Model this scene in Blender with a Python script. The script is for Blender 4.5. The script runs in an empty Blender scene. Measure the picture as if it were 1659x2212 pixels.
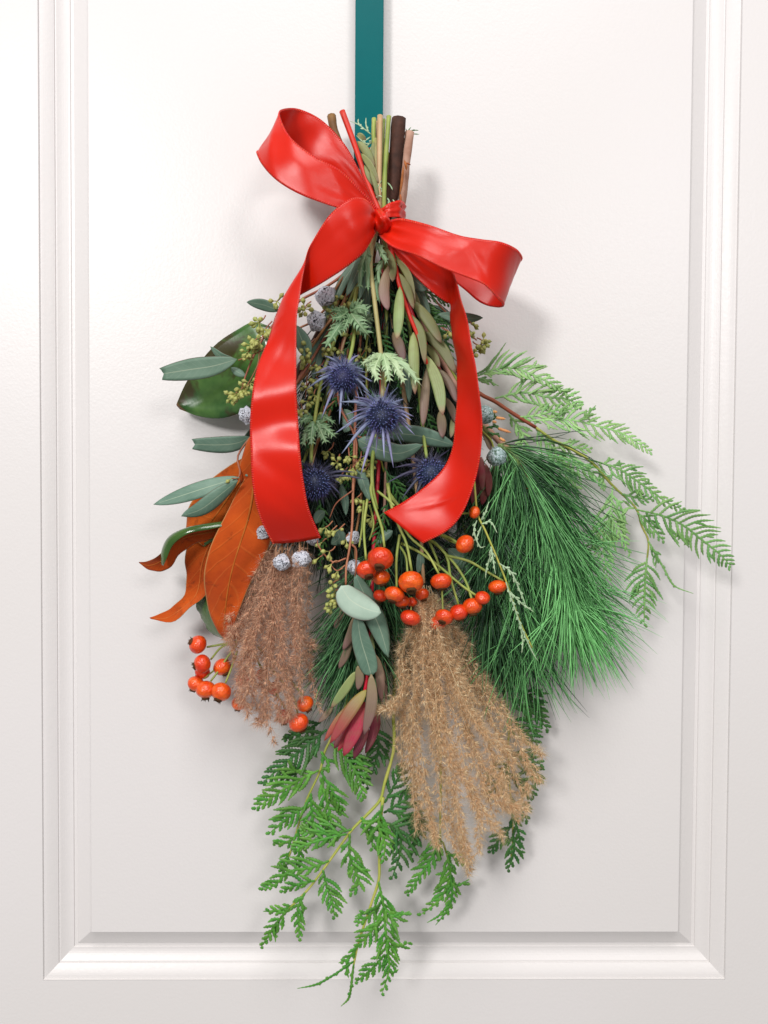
import bpy, math, random
import numpy as np
from mathutils import Vector, Matrix

random.seed(11)
rnd, uni, gau = random.random, random.uniform, random.gauss
scene = bpy.context.scene
COL = scene.collection

# ------------------------------------------------------------------ camera
F, CX, CY, DIST = 1609.0, 829.5, 1106.0, 0.644      # focal length in units of a 1659 x 2212 frame
ROT = Matrix(((0.99991926, -0.00576087, -0.01132617),
              (-0.01117628, 0.02541772, -0.99961444),
              (0.00604654, 0.99966032, 0.02535128)))
EYE = Vector((0.0, -DIST, 1.5))
cam_data = bpy.data.cameras.new('camera')
cam_data.sensor_fit = 'VERTICAL'
cam_data.sensor_height = 36.0
cam_data.lens = 36.0 * F / 2212.0
cam_data.clip_start, cam_data.clip_end = 0.02, 50.0
cam = bpy.data.objects.new('camera', cam_data)
cam.matrix_world = Matrix.Translation(EYE) @ ROT.to_4x4()
COL.objects.link(cam)
scene.camera = cam

# ------------------------------------------------------------------ light
world = bpy.data.worlds.new('World')
scene.world = world
world.use_nodes = True
wb = world.node_tree.nodes['Background']
wb.inputs['Color'].default_value = (1.0, 0.99, 0.985, 1)
wb.inputs['Strength'].default_value = 0.29


def area_lamp(name, loc, target, size, power, color):
    d = bpy.data.lights.new(name, 'AREA')
    d.shape = 'DISK'
    d.size = size
    d.energy = power
    d.color = color
    o = bpy.data.objects.new(name, d)
    o.location = loc
    o.rotation_euler = (Vector(target) - Vector(loc)).to_track_quat('-Z', 'Y').to_euler()
    COL.objects.link(o)
    return o


area_lamp('ceiling_lamp', (-1.45, -3.0, 2.74), (0.2, 0, 0.9), 0.7, 66.0, (1.0, 0.98, 0.968))
area_lamp('hall_lamp', (1.3, -3.0, 2.7), (0, 0, 0.9), 0.8, 22.0, (1.0, 0.98, 0.968))
area_lamp('overhead_fill', (0.1, -2.1, 4.2), (0, -0.3, 0.2), 1.8, 74.0, (1.0, 0.98, 0.968))  # unseen soft overhead fill, added to spread and lighten the shadows

vs = scene.view_settings
vs.view_transform = 'Standard'
vs.look = 'None'
vs.exposure = 0.0
vs.gamma = 1.0
vs.use_curve_mapping = False


# ------------------------------------------------------------------ placing
def P(u, v, h):
    """point seen at (u, v) of the photograph, h millimetres in front of the door face"""
    d = ROT @ Vector(((u - CX) / F, -(v - CY) / F, -1.0))
    t = (DIST - h * 0.001) / d.y
    return EYE + d * t


def PX(h):
    """metres covered by one photo unit at height h above the door"""
    return (DIST - h * 0.001) / F


ZT = {1: (493.7, 192.0, .42989), 2: (301.7, 576.0, .28516), 3: (630.9, 521.2, .28109),
      4: (987.5, 658.3, .40476), 5: (274.3, 1069.8, .29762), 6: (658.3, 1042.3, .29762),
      7: (521.2, 1481.2, .42989), 8: (740.6, 384.0, .13227), 9: (658.3, 740.6, .19841),
      10: (658.3, 219.4, .16535), 11: (1014.9, 822.9, .14881), 12: (603.5, 548.6, .13227)}


def Z(k, x, y, h=None):
    a, b, s = ZT[k]
    return (a + s * x, b + s * y) if h is None else (a + s * x, b + s * y, h)


def ZP(k, pts, h):
    """list of (x, y[, h]) in study frame k -> (u, v, h); h may be one number or (start, end)"""
    n = len(pts)
    out = []
    for i, p in enumerate(pts):
        hh = p[2] if len(p) > 2 else (h if not isinstance(h, tuple) else h[0] + (h[1] - h[0]) * i / max(1, n - 1))
        out.append(Z(k, p[0], p[1], hh))
    return out


def crom(pts, n):
    """Catmull-Rom through pts (Vectors), n segments in all"""
    m = len(pts) - 1
    if m == 0:
        return [pts[0]] * (n + 1)
    out = []
    for k in range(n + 1):
        x = k / n * m
        i = min(int(x), m - 1)
        t = x - i
        p1, p2 = pts[i], pts[i + 1]
        p0 = pts[i - 1] if i > 0 else p1 * 2 - p2
        p3 = pts[i + 2] if i + 2 <= m else p2 * 2 - p1
        out.append(0.5 * ((2 * p1) + (p2 - p0) * t + (2 * p0 - 5 * p1 + 4 * p2 - p3) * t * t
                          + (3 * p1 - p0 - 3 * p2 + p3) * t ** 3))
    return out


def path(uvh, n):
    return crom([P(*p) for p in uvh], n)


def lerp(a, b, t):
    return a + (b - a) * t


def perp(t):
    a = Vector((0, -1, 0)) if abs(t.y) < 0.9 else Vector((1, 0, 0))
    return (a - t * a.dot(t)).normalized()


# ------------------------------------------------------------------ mesh collector
class MB:
    def __init__(s):
        s.v, s.f, s.m, s.t, s.s, s.r = [], [], [], [], [], []

    def vert(s, p, t=0.0, a=0.0, r=0.0):
        s.v.append((p.x, p.y, p.z))
        s.t.append(t)
        s.s.append(a)
        s.r.append(r)
        return len(s.v) - 1

    def face(s, idx, m=0):
        s.f.append(idx)
        s.m.append(m)

    def tube(s, pts, rad, n=6, m=0, r=None, flat=None, cap=True, t0=0.0, t1=1.0, facet=None):
        """rad: number or list; flat=(normal, ratio) squashes the ring along the normal"""
        k = len(pts)
        if r is None:
            r = rnd()
        if not isinstance(rad, (list, tuple)):
            rad = [rad] * k
        T = []
        for i in range(k):
            d = pts[min(i + 1, k - 1)] - pts[max(i - 1, 0)]
            T.append(d.normalized() if d.length > 1e-9 else Vector((0, 0, 1)))
        N = None
        rings = []
        for i in range(k):
            if flat is not None:
                N = flat[0] - T[i] * flat[0].dot(T[i])
                N = N.normalized() if N.length > 1e-6 else perp(T[i])
            elif N is None:
                N = perp(T[i])
            else:
                N = N - T[i] * N.dot(T[i])
                N = N.normalized() if N.length > 1e-6 else perp(T[i])
            B = T[i].cross(N)
            ring = []
            fr = flat[1] if flat is not None else 1.0
            for j in range(n):
                a = 2 * math.pi * j / n
                q = rad[i] * (facet[j % len(facet)] if facet else 1.0)
                ring.append(s.vert(pts[i] + B * (math.cos(a) * q) + N * (math.sin(a) * q * fr),
                                   lerp(t0, t1, i / max(1, k - 1)), math.cos(a), r))
            rings.append(ring)
        for i in range(k - 1):
            for j in range(n):
                s.face((rings[i][j], rings[i][(j + 1) % n], rings[i + 1][(j + 1) % n], rings[i + 1][j]), m)
        if cap:
            s.face(tuple(reversed(rings[0])), m)
            s.face(tuple(rings[-1]), m)
        return rings

    def cone(s, a, b, w, m=0, r=None, n=3):
        if r is None:
            r = rnd()
        d = b - a
        if d.length < 1e-9:
            return
        d.normalize()
        N = perp(d)
        B = d.cross(N)
        ids = []
        for j in range(n):
            an = 2 * math.pi * j / n + r * 3
            ids.append(s.vert(a + N * (math.cos(an) * w) + B * (math.sin(an) * w), 0, 0, r))
        tip = s.vert(b, 1, 0, r)
        for j in range(n):
            s.face((ids[j], ids[(j + 1) % n], tip), m)

    def spindle(s, a, b, w, m=0, r=None, mid=0.4, n=3):
        if r is None:
            r = rnd()
        d = b - a
        if d.length < 1e-9:
            return
        dn = d.normalized()
        N = perp(dn)
        B = dn.cross(N)
        i0 = s.vert(a, 0, 0, r)
        ids = []
        for j in range(n):
            an = 2 * math.pi * j / n + r * 3
            ids.append(s.vert(a + d * mid + N * (math.cos(an) * w) + B * (math.sin(an) * w), mid, 0, r))
        i1 = s.vert(b, 1, 0, r)
        for j in range(n):
            s.face((ids[(j + 1) % n], ids[j], i0), m)
            s.face((ids[j], ids[(j + 1) % n], i1), m)

    def sheet(s, rows, thick, m0=0, m1=0, r=None):
        """rows[i][j] = (point, normal, across); two skins joined at the rim, so it has real thickness"""
        if r is None:
            r = rnd()
        nl, nw = len(rows), len(rows[0])
        lay = []
        for sg, mm in ((1, m0), (-1, m1)):
            g = []
            for i, row in enumerate(rows):
                t = i / (nl - 1)
                g.append([s.vert(p + nn * (sg * thick * 0.5 * (0.35 + 0.65 * (1 - a * a))), t, a, r) for p, nn, a in row])
            lay.append(g)
            for i in range(nl - 1):
                for j in range(nw - 1):
                    q = (g[i][j], g[i][j + 1], g[i + 1][j + 1], g[i + 1][j])
                    s.face(q if sg < 0 else tuple(reversed(q)), mm)
        a, b = lay
        for i in range(nl - 1):
            s.face((a[i][0], b[i][0], b[i + 1][0], a[i + 1][0]), m1)
            s.face((a[i][-1], a[i + 1][-1], b[i + 1][-1], b[i][-1]), m1)
        for j in range(nw - 1):
            s.face((a[0][j], a[0][j + 1], b[0][j + 1], b[0][j]), m1)
            s.face((a[-1][j], b[-1][j], b[-1][j + 1], a[-1][j + 1]), m1)

    def leaf(s, uvh, W, ab=(0.75, 0.8), nl=14, nw=6, cup=0.18, roll=0.0, wave=0.0, thick=0.0005, m0=0, m1=0,
             jag=0.0, jagn=5, cut=None, notch=0.0, bow=0.0, mind=0.02, r=None):
        """W = full width in photo units; the blade faces the viewer, turned by roll about its midrib"""
        mid = path(uvh, nl)
        a, b = ab
        mx = (a / (a + b)) ** a * (b / (a + b)) ** b
        rows = []
        ph = rnd() * 6
        for i in range(nl + 1):
            t = i / nl
            p = mid[i]
            T = (mid[min(i + 1, nl)] - mid[max(i - 1, 0)]).normalized()
            N = (EYE - p)
            N = (N - T * N.dot(T)).normalized()
            B = T.cross(N)
            rl = roll if not isinstance(roll, tuple) else lerp(roll[0], roll[1], t)
            cr, sr = math.cos(rl), math.sin(rl)
            B2 = B * cr + N * sr
            N2 = N * cr - B * sr
            tt = t if cut is None else t * cut
            w = max(mind, (tt ** a) * ((1 - tt) ** b) / mx) * W * 0.5 * (DIST + p.y) / F
            row = []
            for j in range(nw + 1):
                x = -1 + 2 * j / nw
                ww = w
                if jag and (j == 0 or j == nw):
                    sw = (t * jagn + (0.37 if j else 0)) % 1.0
                    ww = w * (1 - jag * 0.5 + jag * sw * 1.6)
                c = cup * w * (abs(x) ** 1.5)
                wv = wave * w * math.sin(t * 9 + ph + x * 1.5) * abs(x)
                q = p + B2 * (x * ww) + N2 * (-c + wv + bow * w * math.sin(math.pi * t))
                if notch and i >= nl - 1:
                    q = q - T * (notch * w * (1 - abs(x)) * (1 if i == nl else .3)) + T * (0.12 * w * math.sin(x * 9) if i == nl else 0)
                row.append((q, N2, x))
            rows.append(row)
        s.sheet(rows, thick, m0, m1, r)
        return mid

    def strip(s, secs, nl, nw, bulge=0.0, thick=0.0004, m0=0, m1=0, ripple=None, r=None):
        A = crom([P(*a) for a, b in secs], nl)
        B = crom([P(*b) for a, b in secs], nl)
        rows = []
        for i in range(nl + 1):
            t = i / nl
            T = ((A[min(i + 1, nl)] + B[min(i + 1, nl)]) - (A[max(i - 1, 0)] + B[max(i - 1, 0)])).normalized()
            X = B[i] - A[i]
            w = X.length
            N = T.cross(X).normalized()
            row = []
            for j in range(nw + 1):
                x = -1 + 2 * j / nw
                q = A[i].lerp(B[i], j / nw)
                bl = bulge(t) if callable(bulge) else bulge
                q = q + N * (bl * w * (1 - x * x))
                if ripple:
                    q = q + N * ripple(t, x) * min(1.0, w / 0.02)
                row.append((q, N, x))
            rows.append(row)
        s.sheet(rows, thick, m0, m1, r)
        return rows

    def mesh(s, name, mats, origin=Vector((0, 0, 0)), smooth=True):
        me = bpy.data.meshes.new(name)
        v = np.array(s.v, dtype=np.float64) - np.array(origin)
        me.from_pydata(v.tolist(), [], s.f)
        for mm in mats:
            me.materials.append(mm)
        me.polygons.foreach_set('material_index', np.array(s.m, dtype=np.int32))
        me.polygons.foreach_set('use_smooth', np.full(len(s.f), smooth))
        for nm, arr in (('t', s.t), ('s', s.s), ('r', s.r)):
            at = me.attributes.new(nm, 'FLOAT', 'POINT')
            at.data.foreach_set('value', np.array(arr, dtype=np.float32))
        me.update()
        return me


class Thing:
    def __init__(s, name, label, cat, base, group=None):
        s.o = bpy.data.objects.new(name, None)
        s.o.empty_display_size = 0.01
        s.org = base if isinstance(base, Vector) else P(*base)
        s.o.location = s.org
        s.o['label'] = label
        s.o['category'] = cat
        if group:
            s.o['group'] = group
        COL.objects.link(s.o)

    def part(s, name, mb, mats, parent=None, label=None, kind=None, smooth=True):
        if not isinstance(mats, (list, tuple)):
            mats = [mats]
        me = mb.mesh(name, mats, s.org, smooth)
        o = bpy.data.objects.new(name, me)
        o.parent = parent or s.o
        COL.objects.link(o)
        if label:
            o['label'] = label
        if kind:
            o['kind'] = kind
        return o

    def inst(s, name, me, loc, zdir, scale, spin=None, parent=None):
        o = bpy.data.objects.new(name, me)
        o.parent = parent or s.o
        q = zdir.to_track_quat('Z', 'X').to_matrix()
        q = q @ Matrix.Rotation(rnd() * 6.28 if spin is None else spin, 3, 'Z')
        sc = scale if isinstance(scale, (tuple, list)) else (scale,) * 3
        m4 = q.to_4x4() @ Matrix.Diagonal((*sc, 1))
        m4.translation = loc - s.org
        o.matrix_local = m4
        COL.objects.link(o)
        return o


# ------------------------------------------------------------------ materials
def lin(r, g, b):
    f = lambda c: ((c / 255 + 0.055) / 1.055) ** 2.4 if c > 10 else c / 255 / 12.92
    return (f(r), f(g), f(b), 1)


class NT:
    def __init__(s, name):
        s.mat = bpy.data.materials.new(name)
        s.mat.use_nodes = True
        s.n = s.mat.node_tree.nodes
        s.l = s.mat.node_tree.links
        s.bsdf = s.n['Principled BSDF']
        s.out = s.n['Material Output']

    def node(s, t, **kw):
        x = s.n.new(t)
        for k, v in kw.items():
            setattr(x, k, v)
        return x

    def coord(s):
        return s.node('ShaderNodeTexCoord').outputs['Object']

    def noise(s, scale, detail=4, rough=0.55, vec=None, dist=0.0):
        x = s.node('ShaderNodeTexNoise')
        x.inputs['Scale'].default_value = scale
        x.inputs['Detail'].default_value = detail
        x.inputs['Roughness'].default_value = rough
        x.inputs['Distortion'].default_value = dist
        s.l.new(vec if vec is not None else s.coord(), x.inputs['Vector'])
        return x.outputs['Fac']

    def ramp(s, fac, stops, interp='LINEAR'):
        x = s.node('ShaderNodeValToRGB')
        cr = x.color_ramp
        cr.interpolation = interp
        while len(cr.elements) < len(stops):
            cr.elements.new(0.5)
        for e, (p, c) in zip(cr.elements, stops):
            e.position = p
            e.color = c
        s.l.new(fac, x.inputs['Fac'])
        return x.outputs['Color']

    def mix(s, fac, a, b, mode='MIX'):
        x = s.node('ShaderNodeMix', data_type='RGBA', blend_type=mode)
        for sock, val in ((x.inputs[0], fac), (x.inputs[6], a), (x.inputs[7], b)):
            if isinstance(val, (int, float)):
                sock.default_value = val
            elif isinstance(val, tuple):
                sock.default_value = val
            else:
                s.l.new(val, sock)
        return x.outputs[2]

    def attr(s, name):
        x = s.node('ShaderNodeAttribute')
        x.attribute_name = name
        return x.outputs['Fac']

    def math(s, op, a, b=0.0, c=0.0):
        x = s.node('ShaderNodeMath', operation=op)
        for sock, val in zip(x.inputs, (a, b, c)):
            if isinstance(val, (int, float)):
                sock.default_value = val
            else:
                s.l.new(val, sock)
        return x.outputs[0]

    def vary(s, col, amt=0.15, hue=0.01, usearr=True):
        """small natural differences from piece to piece"""
        oi = s.node('ShaderNodeObjectInfo')
        k = oi.outputs['Random']
        if usearr:
            k = s.math('FRACT', s.math('ADD', k, s.attr('r')))
        h = s.node('ShaderNodeHueSaturation')
        s.l.new(col, h.inputs['Color'])
        s.l.new(s.math('MULTIPLY_ADD', k, 2 * amt, 1 - amt), h.inputs['Value'])
        s.l.new(s.math('MULTIPLY_ADD', s.math('FRACT', s.math('MULTIPLY', k, 7.31)), 2 * hue, 0.5 - hue), h.inputs['Hue'])
        return h.outputs['Color']

    def bump(s, height, strength, dist=0.0005):
        x = s.node('ShaderNodeBump')
        x.inputs['Strength'].default_value = strength
        x.inputs['Distance'].default_value = dist
        s.l.new(height, x.inputs['Height'])
        s.l.new(x.outputs['Normal'], s.bsdf.inputs['Normal'])

    def done(s, col, rough=0.5, spec=0.5, trans=0.0, sss=0.0, coat=0.0, coat_rough=0.1, sheen=0.0, transcol=None):
        b = s.bsdf
        if isinstance(col, tuple):
            b.inputs['Base Color'].default_value = col
        else:
            s.l.new(col, b.inputs['Base Color'])
        if isinstance(rough, (int, float)):
            b.inputs['Roughness'].default_value = rough
        else:
            s.l.new(rough, b.inputs['Roughness'])
        b.inputs['Specular IOR Level'].default_value = spec
        b.inputs['Coat Weight'].default_value = coat
        b.inputs['Coat Roughness'].default_value = coat_rough
        b.inputs['Sheen Weight'].default_value = sheen
        if sss:
            b.inputs['Subsurface Weight'].default_value = sss
            b.inputs['Subsurface Radius'].default_value = (0.004, 0.001, 0.0005)
            b.inputs['Subsurface Scale'].default_value = 1.0
        if trans:
            tr = s.node('ShaderNodeBsdfTranslucent')
            if isinstance(col, tuple):
                tr.inputs['Color'].default_value = col
            else:
                s.l.new(col, tr.inputs['Color'])
            mx = s.node('ShaderNodeMixShader')
            mx.inputs[0].default_value = trans
            s.l.new(b.outputs[0], mx.inputs[1])
            s.l.new(tr.outputs[0], mx.inputs[2])
            s.l.new(mx.outputs[0], s.out.inputs['Surface'])
        return s.mat


def simple(name, c1, c2, scale=80, rough=0.5, spec=0.4, amt=0.12, hue=0.008, trans=0.0, bump=0.0, bscale=600, **kw):
    n = NT(name)
    col = n.mix(n.ramp(n.noise(scale), [(0.35, (0, 0, 0, 1)), (0.65, (1, 1, 1, 1))]), lin(*c1), lin(*c2))
    col = n.vary(col, amt, hue)
    if bump:
        n.bump(n.noise(bscale), bump)
    return n.done(col, rough, spec, trans, **kw)


M = {}
# satin door paint with a rolled orange-peel skin
n = NT('door_paint')
co = n.coord()
base = n.mix(n.ramp(n.noise(2.2, 2, vec=co), [(0.4, (0, 0, 0, 1)), (0.62, (1, 1, 1, 1))]), lin(218, 214, 213), lin(216, 212, 210))
spk = n.ramp(n.noise(95, 2, 0.4, vec=co), [(0.80, (0, 0, 0, 1)), (0.83, (1, 1, 1, 1))])
base = n.mix(n.math('MULTIPLY', spk, 0.25), base, lin(170, 160, 155))
n.bump(n.math('ADD', n.noise(420, 2, 0.5, vec=co), n.math('MULTIPLY', n.noise(120, 2, vec=co), 0.8)), 0.09, 0.0012)
M['door'] = n.done(base, n.math('MULTIPLY_ADD', n.noise(300, 2, vec=co), 0.12, 0.32), 0.45)

n = NT('teal_enamel')
n.bump(n.noise(900, 2), 0.05, 0.0004)
M['teal'] = n.done(n.mix(n.noise(60), lin(0, 92, 95), lin(0, 99, 101)), 0.3, 0.08)

# red satin ribbon: warp sheen across the width, faint weave
n = NT('red_satin')
col = n.mix(n.noise(30), lin(212, 30, 8), lin(218, 36, 12))
edge = n.ramp(n.math('ABSOLUTE', n.attr('s')), [(0.955, (0, 0, 0, 1)), (0.97, (1, 1, 1, 1))])
col = n.mix(n.math('MULTIPLY', edge, 0.6), col, lin(170, 14, 12))
cx_ = n.node('ShaderNodeCombineXYZ')
n.l.new(n.math('MULTIPLY', n.attr('s'), 55.0), cx_.inputs[0])
n.l.new(n.math('MULTIPLY', n.attr('t'), 26.0), cx_.inputs[1])
thread = n.noise(1.0, 3, 0.6, vec=cx_.outputs[0])          # warp threads run along the ribbon
col = n.mix(n.math('MULTIPLY', thread, 0.35), col, lin(176, 12, 6))
n.bump(n.math('MULTIPLY_ADD', n.noise(1500, 2), 0.5, n.math('MULTIPLY', thread, 0.8)), 0.16, 0.0005)
M['ribbon'] = n.done(col, n.math('MULTIPLY_ADD', n.noise(90, 3), 0.10, 0.25), 0.36, trans=0.05)
n.bsdf.inputs['Anisotropic'].default_value = 0.5
n.bsdf.inputs['Sheen Tint'].default_value = lin(255, 120, 100)
M['stitch'] = simple('ribbon_edge_thread', (226, 58, 44), (240, 92, 74), 900, 0.45, 0.4)

n = NT('rose_hip_skin')
oi = n.node('ShaderNodeObjectInfo').outputs['Random']
a = n.mix(oi, lin(238, 104, 6), lin(220, 58, 5))
b = n.mix(oi, lin(226, 74, 6), lin(204, 36, 8))
col = n.mix(n.ramp(n.noise(1.3, 3), [(0.35, (0, 0, 0, 1)), (0.66, (1, 1, 1, 1))]), a, b)
col = n.mix(n.math('MULTIPLY', n.ramp(n.noise(7, 3), [(0.66, (0, 0, 0, 1)), (0.70, (1, 1, 1, 1))]), 0.55), col, lin(150, 52, 20))
n.bump(n.noise(2.2, 3), 0.2, 0.10)
M['hip'] = n.done(col, n.math('MULTIPLY_ADD', n.noise(3, 2), 0.3, 0.18), 0.5, coat=0.4, coat_rough=0.06)
M['calyx'] = simple('dried_calyx', (66, 40, 22), (98, 62, 34), 500, 0.85, 0.2)

M['st_green'] = simple('green_stem', (128, 148, 66), (158, 168, 86), 60, 0.5, 0.4, bump=0.2)
M['st_pale'] = simple('pale_straw_stem', (176, 164, 112), (150, 146, 92), 40, 0.5, 0.4, bump=0.2)
M['st_red'] = simple('red_stem', (205, 22, 40), (188, 40, 44), 60, 0.45, 0.4, bump=0.15)
M['st_tan'] = simple('tan_cane', (206, 172, 132), (188, 152, 112), 40, 0.45, 0.4, bump=0.15)
M['st_dark'] = simple('dark_brown_bark', (60, 38, 30), (84, 52, 40), 120, 0.75, 0.3, bump=0.6, bscale=300)
M['st_brown'] = simple('brown_twig', (104, 70, 44), (140, 100, 60), 90, 0.6, 0.3, bump=0.4)
M['st_olive'] = simple('olive_cut_twig', (108, 94, 58), (82, 70, 42), 90, 0.6, 0.3, bump=0.3)
M['bark'] = simple('peeling_bark', (150, 112, 92), (176, 142, 122), 70, 0.75, 0.25, bump=0.8, bscale=240)
M['bark_orange'] = simple('orange_inner_bark', (166, 98, 52), (130, 74, 40), 140, 0.75, 0.25, bump=0.8, bscale=300)
M['st_euc'] = simple('reddish_eucalyptus_twig', (150, 92, 66), (168, 112, 82), 80, 0.5, 0.35, bump=0.2)
M['cut'] = simple('cut_wood_end', (206, 178, 140), (186, 150, 112), 200, 0.8, 0.2)


def leafmat(name, c1, c2, rib, rough, spec, trans, veins=0.25, ribw=0.05, amt=0.12, scale=45, coat=0.0, edgecol=None):
    n = NT(name)
    col = n.mix(n.ramp(n.noise(scale, 4), [(0.35, (0, 0, 0, 1)), (0.66, (1, 1, 1, 1))]), lin(*c1), lin(*c2))
    sa = n.math('ABSOLUTE', n.attr('s'))
    # side veins leave the midrib at an angle
    ph = n.math('MULTIPLY', n.math('SUBTRACT', n.attr('t'), n.math('MULTIPLY', sa, 0.16)), 62.0)
    vein = n.ramp(n.math('SINE', ph), [(0.80, (0, 0, 0, 1)), (1.0, (1, 1, 1, 1))])
    col = n.mix(n.math('MULTIPLY', vein, veins), col, lin(*rib))
    mid = n.ramp(sa, [(ribw * 0.5, (1, 1, 1, 1)), (ribw, (0, 0, 0, 1))])
    col = n.mix(n.math('MULTIPLY', mid, 0.75), col, lin(*rib))
    if edgecol:
        ed = n.ramp(sa, [(0.93, (0, 0, 0, 1)), (0.985, (1, 1, 1, 1))])
        col = n.mix(n.math('MULTIPLY', ed, 0.8), col, lin(*edgecol))
    col = n.vary(col, amt, 0.01)
    n.bump(n.math('ADD', n.math('MULTIPLY', vein, 0.5), n.noise(500, 2)), 0.12, 0.0006)
    return n.done(col, rough, spec, trans, coat=coat)


M['euc'] = leafmat('eucalyptus_leaf', (92, 122, 104), (112, 140, 122), (160, 176, 150), 0.5, 0.35, 0.08, 0.10, 0.055, edgecol=(96, 70, 60))
M['euc_pale'] = leafmat('eucalyptus_leaf_underside', (150, 172, 156), (166, 186, 170), (176, 190, 170), 0.5, 0.35, 0.08, 0.08, 0.05, edgecol=(120, 84, 80))
n = NT('magnolia_suede_underside')
co = n.coord()
col = n.mix(n.ramp(n.noise(26, 5, vec=co), [(0.36, (0, 0, 0, 1)), (0.64, (1, 1, 1, 1))]), lin(160, 64, 12), lin(190, 84, 18))
st = n.ramp(n.noise(60, 6, 0.7, vec=co, dist=0.8), [(0.56, (0, 0, 0, 1)), (0.68, (1, 1, 1, 1))])
col = n.mix(n.math('MULTIPLY', st, 0.65), col, lin(92, 38, 12))
sa = n.math('ABSOLUTE', n.attr('s'))
ph = n.math('MULTIPLY_ADD', n.noise(30, 2, vec=co), 5.0, n.math('MULTIPLY', n.math('SUBTRACT', n.attr('t'), n.math('MULTIPLY', sa, 0.15)), 58.0))
vein = n.ramp(n.math('SINE', ph), [(0.86, (0, 0, 0, 1)), (1.0, (1, 1, 1, 1))])
col = n.mix(n.math('MULTIPLY', vein, 0.16), col, lin(206, 120, 50))
col = n.mix(n.math('MULTIPLY', n.ramp(sa, [(0.95, (0, 0, 0, 1)), (0.985, (1, 1, 1, 1))]), 0.8), col, lin(190, 140, 80))
n.bump(n.math('ADD', n.math('MULTIPLY', vein, 0.9), n.math('MULTIPLY', n.noise(160, 5, vec=co), 1.2)), 0.35, 0.0008)
M['mag_brown'] = n.done(n.vary(col, 0.06, 0.006), 0.8, 0.15, 0.03, sheen=0.1)
M['rib'] = simple('magnolia_midrib', (188, 104, 40), (170, 86, 28), 90, 0.7, 0.2)
M['mag_green'] = leafmat('magnolia_glossy_top', (38, 78, 26), (66, 104, 40), (110, 130, 60), 0.2, 0.55, 0.04, 0.05, 0.03, 0.08, 25, coat=0.3)
# the big green magnolia leaf is blotched brown where it dried
n = NT('magnolia_blotched_leaf')
co = n.coord()
col = n.mix(n.ramp(n.noise(40, 3, vec=co), [(0.35, (0, 0, 0, 1)), (0.65, (1, 1, 1, 1))]), lin(40, 82, 32), lin(86, 122, 58))
bl = n.ramp(n.noise(22, 4, 0.6, vec=co, dist=0.6), [(0.465, (0, 0, 0, 1)), (0.54, (1, 1, 1, 1))])
col = n.mix(n.math('MULTIPLY', bl, 0.9), col, lin(58, 46, 22))
tip = n.ramp(n.attr('t'), [(0.93, (0, 0, 0, 1)), (0.98, (1, 1, 1, 1))])
col = n.mix(tip, col, lin(110, 72, 40))
n.bump(n.noise(60, 3, vec=co), 0.2, 0.001)
M['mag_blotch'] = n.done(col, 0.24, 0.5, 0.04, coat=0.2)


def leuc(name, c_base, c_mid, c_tip, k0=0.35, k1=0.95):
    n = NT(name)
    col = n.ramp(n.attr('t'), [(0.0, lin(*c_base)), (k0, lin(*c_mid)), (k1, lin(*c_tip))])
    col = n.mix(n.math('MULTIPLY', n.ramp(n.noise(130, 4), [(0.4, (0, 0, 0, 1)), (0.7, (1, 1, 1, 1))]), 0.3), col, lin(116, 108, 74))
    streak = n.ramp(n.math('SINE', n.math('MULTIPLY_ADD', n.attr('s'), 17.0, n.math('MULTIPLY', n.noise(60, 2), 6.0))), [(0.3, (0, 0, 0, 1)), (1.0, (1, 1, 1, 1))])
    col = n.mix(n.math('MULTIPLY', streak, 0.22), col, lin(150, 128, 96))
    col = n.vary(col, 0.14, 0.012)
    n.bump(n.math('ADD', n.noise(400, 3), n.math('MULTIPLY', streak, 0.8)), 0.25, 0.0005)
    return n.done(col, 0.45, 0.4, 0.06)


M['leuc'] = leuc('conebush_olive_leaf', (140, 146, 84), (126, 134, 86), (128, 98, 80), 0.7, 1.0)
M['leuc_green'] = leuc('conebush_green_leaf', (146, 160, 98), (128, 150, 96), (160, 110, 100), 0.82, 1.0)
M['leuc_mauve'] = leuc('conebush_mauve_leaf', (136, 122, 88), (126, 106, 90), (120, 84, 86), 0.5, 1.0)
M['leuc_redtip'] = leuc('conebush_red_tipped_bract', (166, 158, 70), (150, 118, 74), (168, 44, 62), 0.4, 0.85)
M['leuc_red'] = leuc('conebush_crimson_bract', (176, 60, 56), (182, 36, 56), (164, 30, 56), 0.4, 0.9)
M['leuc_wine'] = leuc('conebush_wine_bract', (150, 92, 88), (128, 34, 56), (96, 18, 44), 0.4, 0.9)

M['seed'] = simple('eucalyptus_seed', (150, 156, 82), (172, 174, 102), 200, 0.5, 0.4, 0.12, 0.012)
n = NT('whitewashed_gum_nut')
co = n.coord()
k = n.noise(2.4, 4, 0.55, vec=co, dist=2.2)
col = n.ramp(k, [(0.36, lin(34, 30, 34)), (0.405, lin(130, 132, 142)), (0.45, lin(222, 226, 236))])
n.bump(k, 0.5, 0.05)
M['gum'] = n.done(col, 0.8, 0.2)
n = NT('bloomed_cypress_cone')
co = n.coord()
k = n.noise(5.0, 5, 0.65, vec=co, dist=1.0)
col = n.ramp(k, [(0.36, lin(66, 84, 60)), (0.47, lin(112, 142, 134)), (0.6, lin(196, 214, 218))])
n.bump(k, 0.6, 0.002)
M['cone'] = n.done(col, 0.65, 0.3)

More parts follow.
